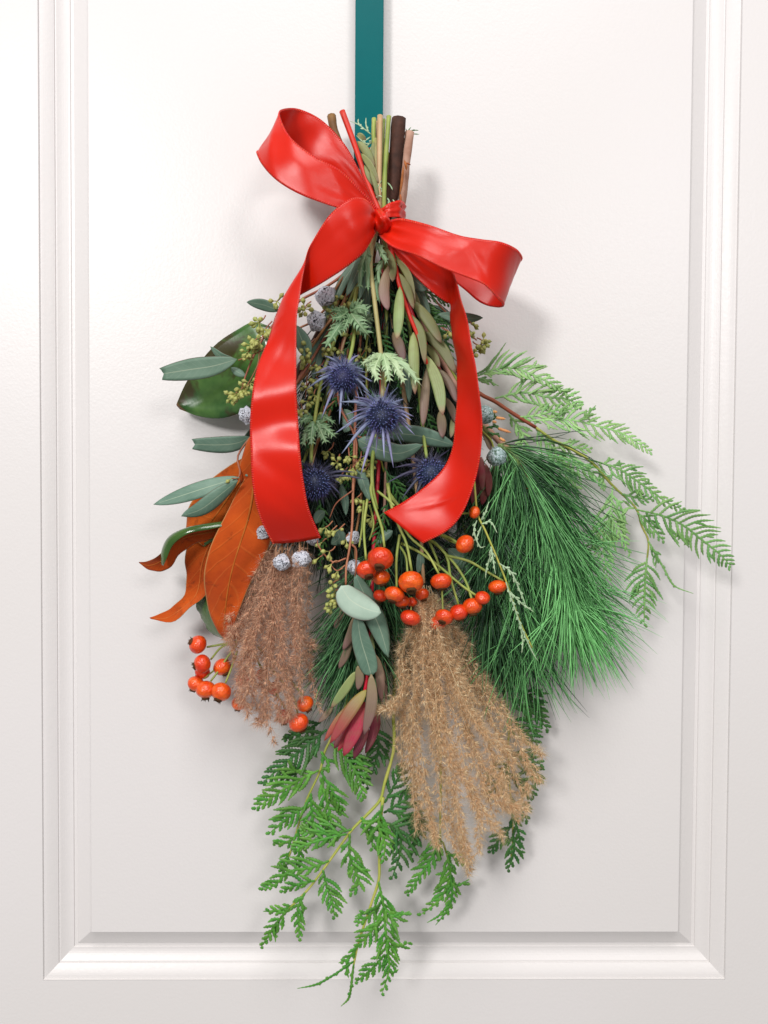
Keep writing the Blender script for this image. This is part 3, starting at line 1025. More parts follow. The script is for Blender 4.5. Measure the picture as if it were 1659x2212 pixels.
# ------------------------------------------------------------------ seeded eucalyptus
def build_eucalyptus():
    def leaf(t, k, pts, w, h, m='euc', **kw):
        mb = MB()
        kw.setdefault('cup', uni(-.1, .25))
        kw.setdefault('roll', uni(-.25, .25))
        s = ZT[k][2] if k else 1.0
        mb.leaf(ZP(k, pts, h) if k else [(p[0], p[1], h) for p in pts], w * s, nl=14, nw=6, **kw)
        t.part('leaf', mb, M[m])
    # --- upper left
    t = Thing('eucalyptus_sprig', 'seeded eucalyptus sprig spreading left over the green magnolia leaf', 'eucalyptus', (826, 470, 52))
    sm = MB()
    stem(sm, [(828, 300, 50), (824, 470, 50), (790, 540, 48), (745, 590, 46), (700, 622, 46), (650, 648, 48), (600, 690, 52), (560, 745, 54), (535, 800, 52), (522, 840, 52)], 4, 1.8, 6, 26)
    stem(sm, [(790, 545, 46), (740, 620, 42), (680, 690, 44), (620, 720, 48), (560, 760, 52), (515, 778, 52)], 3, 1.6, 6, 20)
    stem(sm, [(560, 745, 54), (556, 790, 56), (524, 850, 54)], 1.6, 1.2, 5, 8)
    leaf(t, 2, [(1055, 335), (940, 290), (810, 268)], 88, 40, roll=.3)
    leaf(t, 2, [(738, 700), (560, 752), (380, 780), (160, 815)], 165, (56, 60), cut=.86, roll=-.15, notch=.5)
    leaf(t, 2, [(730, 706), (620, 680), (535, 605)], 66, 48, roll=.6)
    leaf(t, 2, [(690, 765), (745, 800), (805, 828)], 62, 50)
    leaf(t, 2, [(1275, 690), (1240, 580), (1180, 440)], 120, 56)
    leaf(t, 2, [(1400, 545), (1340, 640), (1315, 760)], 100, 44)
    for pts, w, h in (([(786, 540), (770, 590), (748, 640)], 22, 58), ([(774, 560), (740, 610), (716, 668)], 22, 50), ([(796, 530), (790, 590), (776, 648)], 20, 62), ([(760, 600), (724, 640), (700, 720)], 24, 44),
                      ([(800, 600), (790, 660), (800, 720)], 20, 50), ([(880, 560), (900, 620), (930, 680)], 24, 44), ([(720, 700), (690, 760), (676, 820)], 26, 44), ([(860, 740), (880, 800), (884, 870)], 22, 46)):
        leaf(t, 0, pts, w, h, ab=(.6, .7))
    for (x, y, h, n_, sp) in ((1500, 240, 50, 5, 0), (1450, 330, 48, 6, 0), (1560, 330, 52, 5, 0), (1420, 620, 46, 6, 0), (1350, 760, 46, 7, 0), (1600, 520, 46, 5, 0), (1040, 262, 46, 6, 0), (1250, 320, 58, 9, 0), (905, 425, 56, 10, 0), (955, 470, 54, 8, 0), (905, 560, 58, 12, 0), (850, 590, 56, 8, 0),
                              (820, 645, 56, 6, 0), (790, 690, 56, 4, 0), (745, 960, 56, 12, 0), (790, 930, 56, 9, 0), (700, 985, 54, 6, 0), (835, 880, 54, 6, 0),
                              (1280, 600, 54, 5, 0), (1250, 670, 54, 6, 0)):
        u, v = Z(2, x, y)
        seeds(t, sm, u, v, h, n_, size=19 if n_ < 10 else 20, d=(-.2, .8, .5), stemfrom=(u + 14, v - 16, h - 3))
    t.part('stem', sm, M['st_euc'])
    # --- mid left
    t = Thing('eucalyptus_sprig', 'eucalyptus sprig with long grey-green leaves lying over the brown magnolia leaves', 'eucalyptus', (822, 480, 48))
    sm = MB()
    stem(sm, [(815, 320, 48), (822, 480, 46), (770, 600, 44), (690, 750, 46), (610, 870, 50), (545, 940, 54), (514, 985, 58), (519, 1020, 62), (512, 1036, 64)], 4, 1.5, 6, 28)
    leaf(t, 2, [(838, 1290), (740, 1335), (600, 1350), (395, 1345)], 130, (52, 58), cut=.84, roll=.2, notch=.6)
    leaf(t, 2, [(845, 1225), (800, 1310), (728, 1375)], 70, 50, roll=.9)
    leaf(t, 2, [(755, 1595), (560, 1660), (330, 1735), (105, 1802)], 128, (66, 58), roll=-.25, bow=.3)
    leaf(t, 2, [(745, 1618), (600, 1730), (460, 1835), (315, 1890)], 128, (70, 62), roll=.25, bow=.3)
    leaf(t, 2, [(835, 1545), (815, 1570), (812, 1590)], 50, 60)
    u, v = Z(2, 700, 1602)
    seeds(t, sm, u, v, 68, 1, d=(-1, 0, .2), stemfrom=(u + 12, v, 66))
    t.part('stem', sm, M['st_euc'])
    # --- centre
    t = Thing('eucalyptus_sprig', 'eucalyptus sprig whose broad leaves lie crosswise under the brightest thistle', 'eucalyptus', (818, 486, 44))
    sm = MB()
    stem(sm, [(812, 330, 44), (818, 486, 40), (780, 600, 36), (740, 740, 36), (730, 860, 40), (766, 940, 46), (770, 985, 50), (764, 1060, 54)], 4, 2, 6, 26)
    stem(sm, [(766, 940, 46), (850, 965, 52), (975, 960, 52)], 2, 1.4, 5, 10)
    for a in ([(700, 700, 38), (668, 790, 40), (660, 860, 42)], [(690, 740, 38), (640, 830, 40), (650, 900, 40)], [(740, 850, 38), (690, 900, 42), (660, 960, 42)]):
        stem(sm, a, 2, 1.2, 5, 10)
    leaf(t, 3, [(1255, 1570), (1050, 1510), (850, 1480), (620, 1490)], 150, (58, 50), roll=.25, cup=.1)
    leaf(t, 3, [(505, 1525), (640, 1590), (820, 1630), (1005, 1562)], 165, (56, 62), m='euc', ab=(.5, .7), roll=-.2, cup=.15)
    leaf(t, 3, [(492, 1690), (540, 1830), (598, 1985)], 92, 52)
    leaf(t, 3, [(380, 1860), (392, 1960), (402, 2060)], 60, 36)
    leaf(t, 3, [(160, 760), (200, 850), (170, 960)], 110, 40, roll=.4)
    leaf(t, 3, [(400, 1290), (440, 1380), (400, 1470)], 110, 36)
    for (x, y, n_, h) in ((440, 1650, 5, 54), (520, 1680, 5, 55), (350, 1700, 6, 52), (470, 1740, 8, 55), (560, 1760, 5, 54), (380, 1800, 5, 50), (110, 870, 6, 46), (120, 935, 5, 46),
                          (170, 1180, 7, 46), (120, 1230, 7, 46), (80, 1290, 7, 46), (250, 1330, 6, 44), (110, 1110, 5, 44), (200, 1060, 4, 44), (530, 880, 4, 40),
                          (600, 790, 4, 36), (280, 1610, 6, 42), (590, 1730, 5, 50), (420, 1780, 5, 53), (150, 1400, 5, 42), (360, 830, 4, 38), (620, 1690, 5, 46)):
        u, v = Z(3, x, y)
        seeds(t, sm, u, v, h, n_, size=18, d=(-.1, .8, .4), stemfrom=(u + uni(-10, 14), v - 18, h - 4))
    t.part('stem', sm, M['st_euc'])
    # --- lower centre
    t = Thing('eucalyptus_sprig', 'eucalyptus sprig on a pink stem with a pale leaf, hanging below the thistles', 'eucalyptus', (820, 488, 40))
    sm = MB()
    stem(sm, [(818, 340, 46), (820, 488, 38), (790, 640, 34), (772, 800, 38), (766, 960, 46), (763, 1045, 58), (761, 1130, 66), (755, 1185, 70), (748, 1225, 72), (747, 1266, 74)], 4, 2.2, 7, 30)
    stem(sm, ZP(6, [(342, 450), (375, 500), (366, 680)], (68, 66)), 2.4, 1.6, 6, 10)
    stem(sm, ZP(6, [(300, 550), (200, 575), (105, 470), (90, 420)], (69, 66)), 2.0, 1.2, 6, 12)
    stem(sm, ZP(6, [(295, 600), (235, 640), (190, 600)], (70, 66)), 1.6, 1.2, 5, 8)
    stem(sm, ZP(6, [(345, 60), (230, 150), (180, 260)], (62, 58)), 1.8, 1.2, 5, 10)
    leaf(t, 6, [(262, 750), (330, 850), (440, 915), (555, 945)], 200, (78, 80), 'euc_pale', ab=(.5, .62), roll=.1, cup=.2)
    leaf(t, 6, [(362, 660), (450, 850), (545, 1060), (608, 1270)], 155, (66, 62), roll=.2, cup=.25)
    leaf(t, 6, [(380, 960), (405, 1130), (450, 1280), (485, 1405)], 150, (70, 66), ab=(.5, .35), roll=-.15)
    leaf(t, 6, [(145, 210), (105, 240), (80, 300)], 78, 58, roll=.3)
    leaf(t, 6, [(225, 340), (250, 400), (190, 450)], 100, 40)
    leaf(t, 6, [(640, 350), (570, 390), (520, 440)], 80, 46)
    leaf(t, 6, [(835, 500), (840, 580), (820, 660)], 64, 50)
    leaf(t, 6, [(1040, 480), (1130, 560), (1220, 640)], 120, 42)
    leaf(t, 6, [(265, 20), (290, 120), (300, 240)], 60, 46)
    leaf(t, 6, [(430, 0), (455, 60), (470, 130)], 70, 52)
    for (x, y, n_, h) in ((150, 325, 4, 66), (200, 345, 4, 64), (250, 340, 2, 64), (180, 500, 3, 68), (110, 540, 2, 66), (195, 590, 3, 70), (240, 640, 3, 71), (205, 730, 3, 72),
                          (225, 780, 3, 72), (250, 850, 3, 72), (190, 850, 4, 72), (200, 900, 3, 72), (380, 110, 4, 56), (430, 170, 4, 56), (300, 410, 3, 60), (130, 430, 2, 66), (490, 250, 5, 50)):
        u, v = Z(6, x, y)
        seeds(t, sm, u, v, h, n_, size=19, d=(-.4, .7, .3), jit=.7, stemfrom=(u + uni(6, 16), v - uni(4, 14), h - 1))
    t.part('stem', sm, M['st_euc'])
    # --- right, behind the bow
    t = Thing('eucalyptus_sprig', 'small eucalyptus sprig with seeds peeping out right of the curling ribbon tail', 'eucalyptus', (840, 486, 44))
    sm = MB()
    stem(sm, [(836, 330, 48), (840, 486, 40), (890, 580, 36), (950, 660, 34), (1000, 710, 36), (1030, 735, 40)], 3, 1.4, 6, 20)
    leaf(t, 3, [(900, 260), (980, 330), (1060, 350)], 110, 50, roll=.2)
    leaf(t, 3, [(1120, 560), (1300, 590), (1468, 588)], 86, 40, roll=.1)
    leaf(t, 3, [(1000, 500), (1150, 560), (1230, 640)], 110, 32, roll=.3)
    for (x, y, n_) in ((1440, 800, 12), (1400, 850, 8), (1380, 640, 4), (1370, 690, 4), (1200, 690, 5), (1470, 770, 6)):
        u, v = Z(3, x, y)
        seeds(t, sm, u, v, 42, n_, size=18, d=(.4, .5, .4), stemfrom=(u - 14, v - 8, 38))
    t.part('stem', sm, M['st_euc'])


build_eucalyptus()


# ------------------------------------------------------------------ whitewashed gum nuts
def build_gum_nuts():
    def nut(t, u, v, h, r, d):
        s = r * PX(h)
        t.inst('gum_nut', gum_meshes[int(rnd() * 4)], P(u, v, h), Vector((d[0], -d[2], -d[1])).normalized(), s)
    t = Thing('gum_nut_branch', 'brown twigs with whitewashed gum nuts between the bow and the green magnolia leaf', 'gum nuts', (716, 252, 24))
    sm = MB()
    stem(sm, [(716, 250, 24), (724, 288, 26), (760, 370, 30), (812, 478, 38), (778, 570, 44), (745, 620, 46), (712, 690, 52), (680, 740, 48)], 9.5, 3, 8, 24, knots=.03)
    stem(sm, [(800, 500, 44), (768, 590, 50), (735, 665, 56), (700, 710, 58), (660, 770, 52)], 4, 2.5, 7, 18)
    stem(sm, [(806, 500, 42), (776, 585, 42), (740, 700, 40), (640, 830, 46), (560, 880, 52), (535, 900, 54)], 4, 2, 7, 20)
    stem(sm, [(800, 495, 40), (758, 600, 38), (715, 690, 36)], 4, 3, 7, 12)
    stem(sm, [(806, 500, 40), (780, 580, 36), (745, 720, 34)], 5, 3, 7, 12)
    stem(sm, [(796, 500, 46), (752, 580, 48), (722, 630, 52)], 3.5, 2.5, 7, 12)
    t.part('stem', sm, M['st_brown'])
    nut(t, 704, 640, 56, 23, (-.4, -.3, .8))
    nut(t, 685, 694, 54, 22, (-.5, .3, .7))
    nut(t, 533, 897, 56, 18, (-.5, .2, .8))
    t = Thing('gum_nut_branch', 'whitewashed gum nuts above the brown grass plume, below the left ribbon tail', 'gum nuts', (800, 520, 36))
    sm = MB()
    stem(sm, [(790, 330, 40), (810, 480, 38), (780, 640, 32), (730, 840, 36), (670, 1000, 50), (640, 1110, 58), (632, 1180, 62)], 4, 2.2, 7, 24)
    stem(sm, [(660, 1030, 52), (610, 1110, 60), (572, 1150, 62)], 2.5, 2, 6, 10)
    stem(sm, [(642, 1110, 58), (612, 1165, 64), (610, 1205, 68)], 2.2, 2, 6, 8)
    stem(sm, [(642, 1110, 58), (648, 1160, 66), (650, 1200, 70)], 2.2, 2, 6, 8)
    t.part('stem', sm, M['st_brown'])
    nut(t, 570, 1150, 64, 17, (-.5, -.4, .7))
    nut(t, 609, 1214, 72, 20, (-.2, .9, .4))
    nut(t, 651, 1207, 74, 21, (.3, .5, .8))
    nut(t, 676, 1165, 58, 14, (.3, .5, .8))
    t = Thing('gum_nut_branch', 'dark-speckled whitewashed gum nuts half hidden left of the central rose hips', 'gum nuts', (812, 520, 34))
    sm = MB()
    stem(sm, [(800, 340, 38), (814, 480, 36), (800, 640, 28), (790, 900, 32), (780, 1080, 46), (768, 1160, 54), (768, 1220, 58)], 4, 2.2, 7, 24)
    t.part('stem', sm, M['st_brown'])
    nut(t, 763, 1162, 58, 15, (.2, -.2, .9))
    nut(t, 767, 1224, 60, 18, (-.3, .4, .8))


build_gum_nuts()


# ------------------------------------------------------------------ thistles
def spiny(mb, a, b, c, w, m=0, teeth=4, r=None):
    """narrow bract a>b>c (world points) with side spines"""
    pts = crom([a, b, c], 8)
    r = rnd() if r is None else r
    n = len(pts)
    T = (c - a).normalized()
    N = (EYE - b)
    N = (N - T * N.dot(T)).normalized()
    mb.tube(pts, [max(0.12, math.sin(math.pi * (0.15 + 0.85 * i / (n - 1))) ** .8) * w for i in range(n)], 6, m, r, flat=(N, .35))
    side = T.cross(N)
    for k in range(teeth):
        q = 0.25 + 0.6 * k / teeth
        p = pts[int(q * (n - 1))]
        for sg in (-1, 1):
            if rnd() < .8:
                e = p + (side * sg * uni(2.0, 4.0) + T * uni(1.8, 4.0) + N * uni(-.8, 1.2)) * w
                mb.cone(p, e, w * .32, m, r)


def jagged(t, uvh, w, m, name='spiny_leaf', roll=0.0, teeth=5):
    """holly-like leaf: narrow blade cut into spine-tipped lobes"""
    mb = MB()
    mid = mb.leaf(uvh, w * .62, ab=(.5, .8), nl=16, nw=6, cup=.35, roll=roll, jag=.4, jagn=teeth, thick=.0006, bow=.15, wave=.3)
    n_ = len(mid) - 1
    px = (DIST + mid[0].y) / F
    rr = rnd()
    for k in range(teeth):
        q = .22 + .66 * k / max(1, teeth - 1)
        i = min(n_ - 1, int(q * n_))
        T = (mid[i + 1] - mid[i]).normalized()
        N = (EYE - mid[i])
        N = (N - T * N.dot(T)).normalized()
        B = T.cross(N) * math.cos(roll) + N * math.sin(roll)
        ww = w * .5 * px * (1.15 - .55 * q)
        for sg in (-1, 1):
            p = mid[i] + B * sg * ww * .15
            e = p + (B * sg * uni(.75, 1.1) + T * uni(.7, 1.2) + N * uni(-.35, .55)) * ww
            b = p.lerp(e, .55) + (T * -.12 + N * uni(-.1, .25)) * ww
            mb.tube(crom([p, b, e], 5), [ww * z for z in (.30, .30, .22, .13, .06, .012)], 6, 0, rr, flat=(N, .16))
            if rnd() < .7:
                mb.cone(b, b + (B * sg * .5 + T * uni(-.3, .2) + N * uni(-.3, .4)) * ww, ww * .07)
    mb.cone(mid[-2], mid[-1] + (mid[-1] - mid[-2]) * 2.2, w * .05 * px)
    return t.part(name, mb, M[m])


def build_thistle(label, stem_pts, sr, cu, cv, ch, R, axis, lens, dark=0.0, nb=26, longs=(), smat='st_green'):
    R *= 1.1
    nb = int(nb * 1.25)
    t = Thing('thistle', label, 'thistle', stem_pts[0], 'blue sea holly thistles')
    sm = MB()
    stem(sm, stem_pts, sr, sr * .8, 8, 24)
    t.part('stem', sm, M[smat])
    c = P(cu, cv, ch)
    px = PX(ch)
    ax = Vector((axis[0], -axis[2], -axis[1])).normalized()
    N = perp(ax)
    B = ax.cross(N)
    # egg-shaped head covered in pointed florets
    mb = MB()
    rows = []
    for i in range(11):
        a = math.pi * i / 10
        ring = []
        for j in range(14):
            b = 2 * math.pi * j / 14
            q = math.sin(a) * R * .80 * px
            ring.append(mb.vert(c + ax * (-math.cos(a) * R * .95 * px) + N * (q * math.cos(b)) + B * (q * math.sin(b)), .1, 0, .3))
        rows.append(ring)
    for i in range(10):
        for j in range(14):
            mb.face((rows[i][j], rows[i][(j + 1) % 14], rows[i + 1][(j + 1) % 14], rows[i + 1][j]))
    nf = 300
    for k in range(nf):
        z = 1 - 2 * (k + .5) / nf
        if z < -.75:
            continue
        th = k * 2.399963
        q = math.sqrt(1 - z * z)
        d = (ax * z + N * (q * math.cos(th)) + B * (q * math.sin(th)))
        p = c + (ax * (z * .92) + (N * math.cos(th) + B * math.sin(th)) * q * .78) * R * px
        e = p + (d + ax * .25 + Vector((gau(0, .12), gau(0, .12), gau(0, .12)))) * R * uni(.28, .42) * px
        mb.spindle(p, e, R * .045 * px, mid=.6)
        if rnd() < .6:
            mb.cone(p, p + (d + Vector((gau(0, .3), gau(0, .3), gau(0, .3)))) * R * uni(.5, .72) * px, R * .012 * px)
    t.part('flower_head', mb, M['floret'])
    # ruff of spiny bracts
    base = c - ax * R * .75 * px
    bm = M['bract_dark'] if dark > .5 else M['bract']
    for k in range(nb):
        an = 2 * math.pi * (k + uni(-.3, .3)) / nb
        side = N * math.cos(an) + B * math.sin(an)
        L = R * uni(*lens) * px
        out = (side * uni(.75, 1.1) + ax * uni(.1, .75) + Vector((0, 0, -.25))).normalized()
        a = base + side * R * .35 * px
        b_ = a + (side * .75 + ax * .15) * L * .5
        e = a + out * L
        mb = MB()
        spiny(mb, a, b_.lerp(a.lerp(e, .5), .5), e, R * uni(.035, .095) * px, teeth=6)
        t.part('bract', mb, bm)
    for (uu, vv, hh, w) in longs:
        mb = MB()
        e = P(uu, vv, hh)
        a = base.lerp(c, .3)
        spiny(mb, a, a.lerp(e, .5) + Vector((0, -.004, 0.003)), e, w * px, teeth=6)
        t.part('bract', mb, bm)
    # fine bristles between the bracts
    mb = MB()
    for k in range(900):
        an = rnd() * 6.283
        side = N * math.cos(an) + B * math.sin(an)
        a = base + side * R * .5 * px + ax * R * uni(0, .5) * px
        d = (side * uni(.6, 1.1) + ax * uni(-.3, .9) + Vector((0, 0, -.15))).normalized()
        mb.cone(a, a + d * R * uni(.5, 1.45) * px, R * .016 * px)
    t.part('bristles', mb, bm, kind='stuff')
    return t


def build_thistles():
    t = build_thistle('blue thistle directly above and left of the brightest thistle', [(808, 256, 52), (808, 310, 54), (820, 470, 56), (786, 560, 54), (766, 650, 56), (764, 730, 60), (752, 790, 62)], 5,
                      741, 816, 72, 27, (-.1, .55, .75), (1.3, 2.2), longs=((733, 916, 84, 3.4), (694, 905, 78, 3.2), (660, 842, 66, 3.2), (690, 800, 70, 3.0), (800, 850, 74, 3.0), (776, 766, 60, 2.6), (700, 768, 60, 2.6)))
    for pts, w, m in (([(754, 672, 62), (735, 672, 66), (716, 668, 68)], 22, 'thistle_leaf'), ([(756, 674, 62), (775, 664, 68), (796, 672, 70)], 34, 'thistle_leaf'),
                      ([(754, 676, 64), (728, 710, 68), (702, 752, 68)], 34, 'thistle_leaf'), ([(758, 676, 64), (776, 700, 68), (796, 724, 66)], 34, 'thistle_leaf'),
                      ([(752, 672, 64), (736, 684, 70), (716, 688, 72)], 24, 'thistle_leaf'), ([(756, 678, 64), (748, 700, 70), (740, 716, 70)], 22, 'thistle_leaf'),
                      ([(760, 668, 60), (782, 690, 58), (806, 686, 56)], 30, 'thistle_leaf')):
        jagged(t, pts, w, m)
    t = build_thistle('brightest violet-blue thistle, in the middle between the ribbon tails', [(812, 300, 54), (815, 470, 58), (800, 560, 66), (808, 640, 70), (820, 740, 74), (826, 800, 74), (826, 860, 76)], 5.5,
                      825, 900, 88, 31, (.02, .5, .8), (1.5, 2.5), nb=26,
                      longs=((738, 980, 96, 4.0), (780, 1024, 100, 4.4), (850, 1010, 98, 4.0), (830, 990, 100, 3.4), (734, 868, 82, 3.6), (724, 936, 86, 3.8), (894, 900, 84, 3.2)), smat='st_pale')
    for pts, w, m in (([(824, 762, 76), (806, 790, 82), (792, 796, 82)], 22, 'thistle_pale'), ([(824, 762, 76), (810, 796, 86), (816, 824, 88)], 26, 'thistle_pale'),
                      ([(828, 762, 76), (836, 796, 88), (842, 826, 88)], 24, 'thistle_pale'), ([(830, 762, 76), (858, 796, 84), (874, 828, 84)], 26, 'thistle_pale'),
                      ([(830, 762, 74), (872, 790, 80), (908, 830, 80)], 26, 'thistle_pale'), ([(822, 764, 74), (800, 776, 76), (780, 788, 76)], 18, 'thistle_pale'),
                      ([(830, 764, 70), (852, 776, 70), (882, 780, 66)], 18, 'thistle_pale')):
        jagged(t, pts, w, m)
    # leaves clasping the stem right below the bow
    for pts, w in ((ZP(8, [(380, 1120), (300, 1500), (270, 1830)], (66, 70)), 22), (ZP(8, [(410, 1100), (395, 1500), (415, 1860)], (68, 72)), 20),
                   (ZP(8, [(540, 1050), (640, 1230), (730, 1390)], (70, 76)), 22), (ZP(8, [(660, 1350), (590, 1500), (600, 1760)], (68, 72)), 18),
                   (ZP(8, [(560, 1560), (560, 1800), (600, 2040)], (66, 70)), 18), (ZP(8, [(400, 1130), (360, 1280), (300, 1470)], (70, 76)), 14)):
        jagged(t, pts, w, 'thistle_leaf', teeth=3, roll=uni(-.5, .5))
    t = build_thistle('dusky thistle tucked behind the left ribbon tail', [(804, 320, 48), (812, 480, 46), (760, 640, 42), (700, 800, 46), (676, 940, 54), (672, 1000, 58)], 4.5,
                      680, 1044, 66, 29, (-.1, .5, .8), (1.0, 1.8), dark=1, longs=((770, 1020, 72, 2.8), (792, 1036, 70, 2.6), (700, 1096, 66, 3.0), (735, 1066, 66, 2.8)))
    for pts, w in ((ZP(3, [(170, 1380), (120, 1480), (80, 1570)], (56, 62)), 24), (ZP(3, [(180, 1380), (260, 1440), (330, 1500)], (56, 62)), 26),
                   (ZP(3, [(160, 1370), (110, 1360), (60, 1400)], (56, 62)), 22), (ZP(3, [(190, 1400), (230, 1480), (260, 1550)], (58, 62)), 24),
                   (ZP(3, [(170, 1390), (150, 1470), (150, 1570)], (60, 66)), 24), (ZP(3, [(190, 1370), (250, 1350), (330, 1400)], (54, 58)), 18)):
        jagged(t, pts, w, 'thistle_leaf')
    build_thistle('dark purple thistle half covered by the curling right ribbon tail', [(812, 330, 46), (824, 480, 44), (870, 640, 36), (900, 800, 40), (915, 940, 54), (922, 990, 58)], 4.5,
                  930, 1022, 66, 27, (.1, .45, .85), (1.2, 2.0), dark=1, longs=((834, 1044, 70, 3.0), (852, 1010, 66, 2.8), (866, 1080, 70, 3.0), (890, 1090, 72, 3.0), (876, 990, 60, 2.6)))


build_thistles()


# ------------------------------------------------------------------ conebush (leucadendron)
def build_conebush():
    def lf(t, k, pts, w, h, m, name='leaf', **kw):
        mb = MB()
        kw.setdefault('cup', uni(-.15, .25))
        kw.setdefault('roll', uni(-.3, .3))
        mb.leaf(ZP(k, pts, h), w * .88 * ZT[k][2], ab=(.6, .62), nl=12, nw=6, mind=.08, thick=.0006, bow=uni(-.1, .3), **kw)
        t.part(name, mb, M[m])
    t = Thing('conebush_sprig', 'red conebush stem with olive leaves running down beside the thistles', 'conebush', (739, 240, 58))
    sm = MB()
    stem(sm, [(739, 240, 58), (757, 288, 58), (774, 336, 58), (790, 384, 58), (826, 474, 60), (848, 555, 62), (864, 620, 66), (884, 680, 68), (900, 720, 68), (914, 762, 66), (930, 804, 62), (958, 890, 54)], 6.5, 3, 9, 40)
    t.part('stem', sm, M['st_red'])
    G, O, V = 'leuc_green', 'leuc', 'leuc_mauve'
    for pts, w, h, m in (([(720, 50), (765, 180), (772, 310)], 84, 70, O), ([(742, 190), (705, 380), (736, 530)], 98, 76, V), ([(828, 350), (818, 560), (806, 755)], 96, 80, G),
                         ([(785, 225), (880, 350), (935, 520)], 70, 70, O), ([(790, 120), (890, 260), (945, 480)], 64, 66, O), ([(935, 460), (1050, 610), (1148, 780)], 96, 66, O),
                         ([(885, 550), (985, 700), (1022, 945)], 78, 72, O), ([(932, 700), (935, 900), (945, 1175)], 96, 78, G), ([(1000, 690), (1150, 820), (1258, 1015)], 96, 62, O),
                         ([(1042, 960), (1020, 1200), (1005, 1425)], 80, 70, V), ([(1035, 880), (1120, 1100), (1158, 1338)], 108, 72, G), ([(1100, 970), (1200, 1080), (1266, 1240)], 76, 60, V),
                         ([(1140, 1300), (1150, 1400), (1155, 1510)], 84, 60, V), ([(1255, 1300), (1240, 1400), (1220, 1510)], 60, 54, O), ([(775, 700), (825, 800), (860, 920)], 92, 60, V),
                         ([(1030, 790), (1090, 880), (1135, 970)], 66, 58, O), ([(880, 330), (950, 450), (985, 600)], 64, 56, O), ([(1180, 1200), (1230, 1300), (1262, 1400)], 66, 52, V)):
        lf(t, 3, pts, w, (h - 8, h), m)
    for pts, w, h in (([(690, 520), (800, 650), (915, 860)], 120, 58), ([(740, 680), (860, 850), (968, 1070)], 100, 62), ([(780, 830), (840, 980), (900, 1100)], 80, 60),
                      ([(850, 880), (920, 1080), (965, 1285)], 70, 62), ([(900, 520), (900, 650), (925, 790)], 80, 56), ([(690, 420), (740, 460), (800, 500)], 90, 50)):
        lf(t, 10, pts, w, h, O)
    # --- the lower flower
    t = Thing('conebush_flower', 'conebush flower with pointed crimson bracts at the bottom between the two plumes', 'conebush', (824, 500, 40))
    sm = MB()
    stem(sm, [(800, 320, 44), (824, 500, 38), (826, 760, 30), (818, 1000, 36), (806, 1200, 46), (800, 1380, 56), (790, 1480, 62), (786, 1500, 62)], 4.5, 4, 8, 30)
    t.part('stem', sm, M['st_red'])
    for pts, w, h, m in (([(362, 970), (335, 1100), (278, 1215)], 74, 60, V), ([(335, 1120), (300, 1240), (248, 1350)], 66, 56, V), ([(385, 1330), (398, 1420), (385, 1505)], 72, 66, V),
                         ([(372, 1370), (290, 1500), (192, 1635)], 78, 64, G), ([(515, 1250), (545, 1400), (558, 1590)], 76, 58, V), ([(485, 1090), (490, 1230), (490, 1340)], 44, 58, G),
                         ([(205, 1625), (150, 1690), (100, 1740)], 50, 40, V), ([(290, 900), (250, 1000), (215, 1060)], 60, 46, V), ([(580, 1300), (575, 1450), (590, 1600)], 50, 48, V)):
        lf(t, 6, pts, w, h, m)
    for pts, w, h, m in (([(425, 1560), (270, 1690), (142, 1875)], 66, 60, 'leuc_redtip'), ([(350, 1680), (270, 1830), (215, 1930)], 70, 58, 'leuc_wine'), ([(500, 1590), (500, 1800), (440, 1965)], 74, 58, 'leuc_wine'),
                         ([(400, 1640), (330, 1800), (240, 1950)], 70, 62, 'leuc_red'), ([(440, 1640), (420, 1830), (357, 2005)], 96, 66, 'leuc_wine'), ([(435, 1590), (380, 1760), (282, 1985)], 126, 70, 'leuc_red'),
                         ([(446, 1505), (330, 1660), (185, 1890)], 108, 74, 'leuc_redtip'), ([(482, 1390), (486, 1600), (432, 1830)], 96, 74, 'leuc_mauve'), ([(530, 1640), (520, 1780), (470, 1900)], 60, 52, 'leuc_wine')):
        lf(t, 6, pts, w, (h - 4, h), m, 'bract')
    # --- small wine flower at right
    t = Thing('conebush_flower', 'small wine red conebush flower just right of the curling ribbon tail', 'conebush', (838, 500, 40))
    sm = MB()
    stem(sm, [(846, 330, 44), (838, 500, 38), (900, 700, 40), (985, 860, 50), (1028, 940, 58), (1036, 985, 60)], 4, 3, 8, 26)
    t.part('stem', sm, M['st_red'])
    for pts, w, h, m in (([(180, 640), (260, 750), (315, 850)], 90, 58, 'leuc'), ([(180, 740), (270, 890), (295, 1000)], 100, 60, 'leuc_mauve')):
        lf(t, 11, pts, w, h, m)
    for pts, w, h in (([(90, 1480), (60, 1640), (40, 1800)], 110, 60), ([(210, 1350), (210, 1600), (180, 1800)], 140, 58), ([(230, 1200), (275, 1450), (268, 1680)], 120, 62),
                      ([(165, 1100), (170, 1350), (182, 1595)], 130, 68), ([(110, 1300), (110, 1450), (120, 1700)], 110, 60)):
        lf(t, 11, pts, w, h, 'leuc_wine', 'bract')


build_conebush()


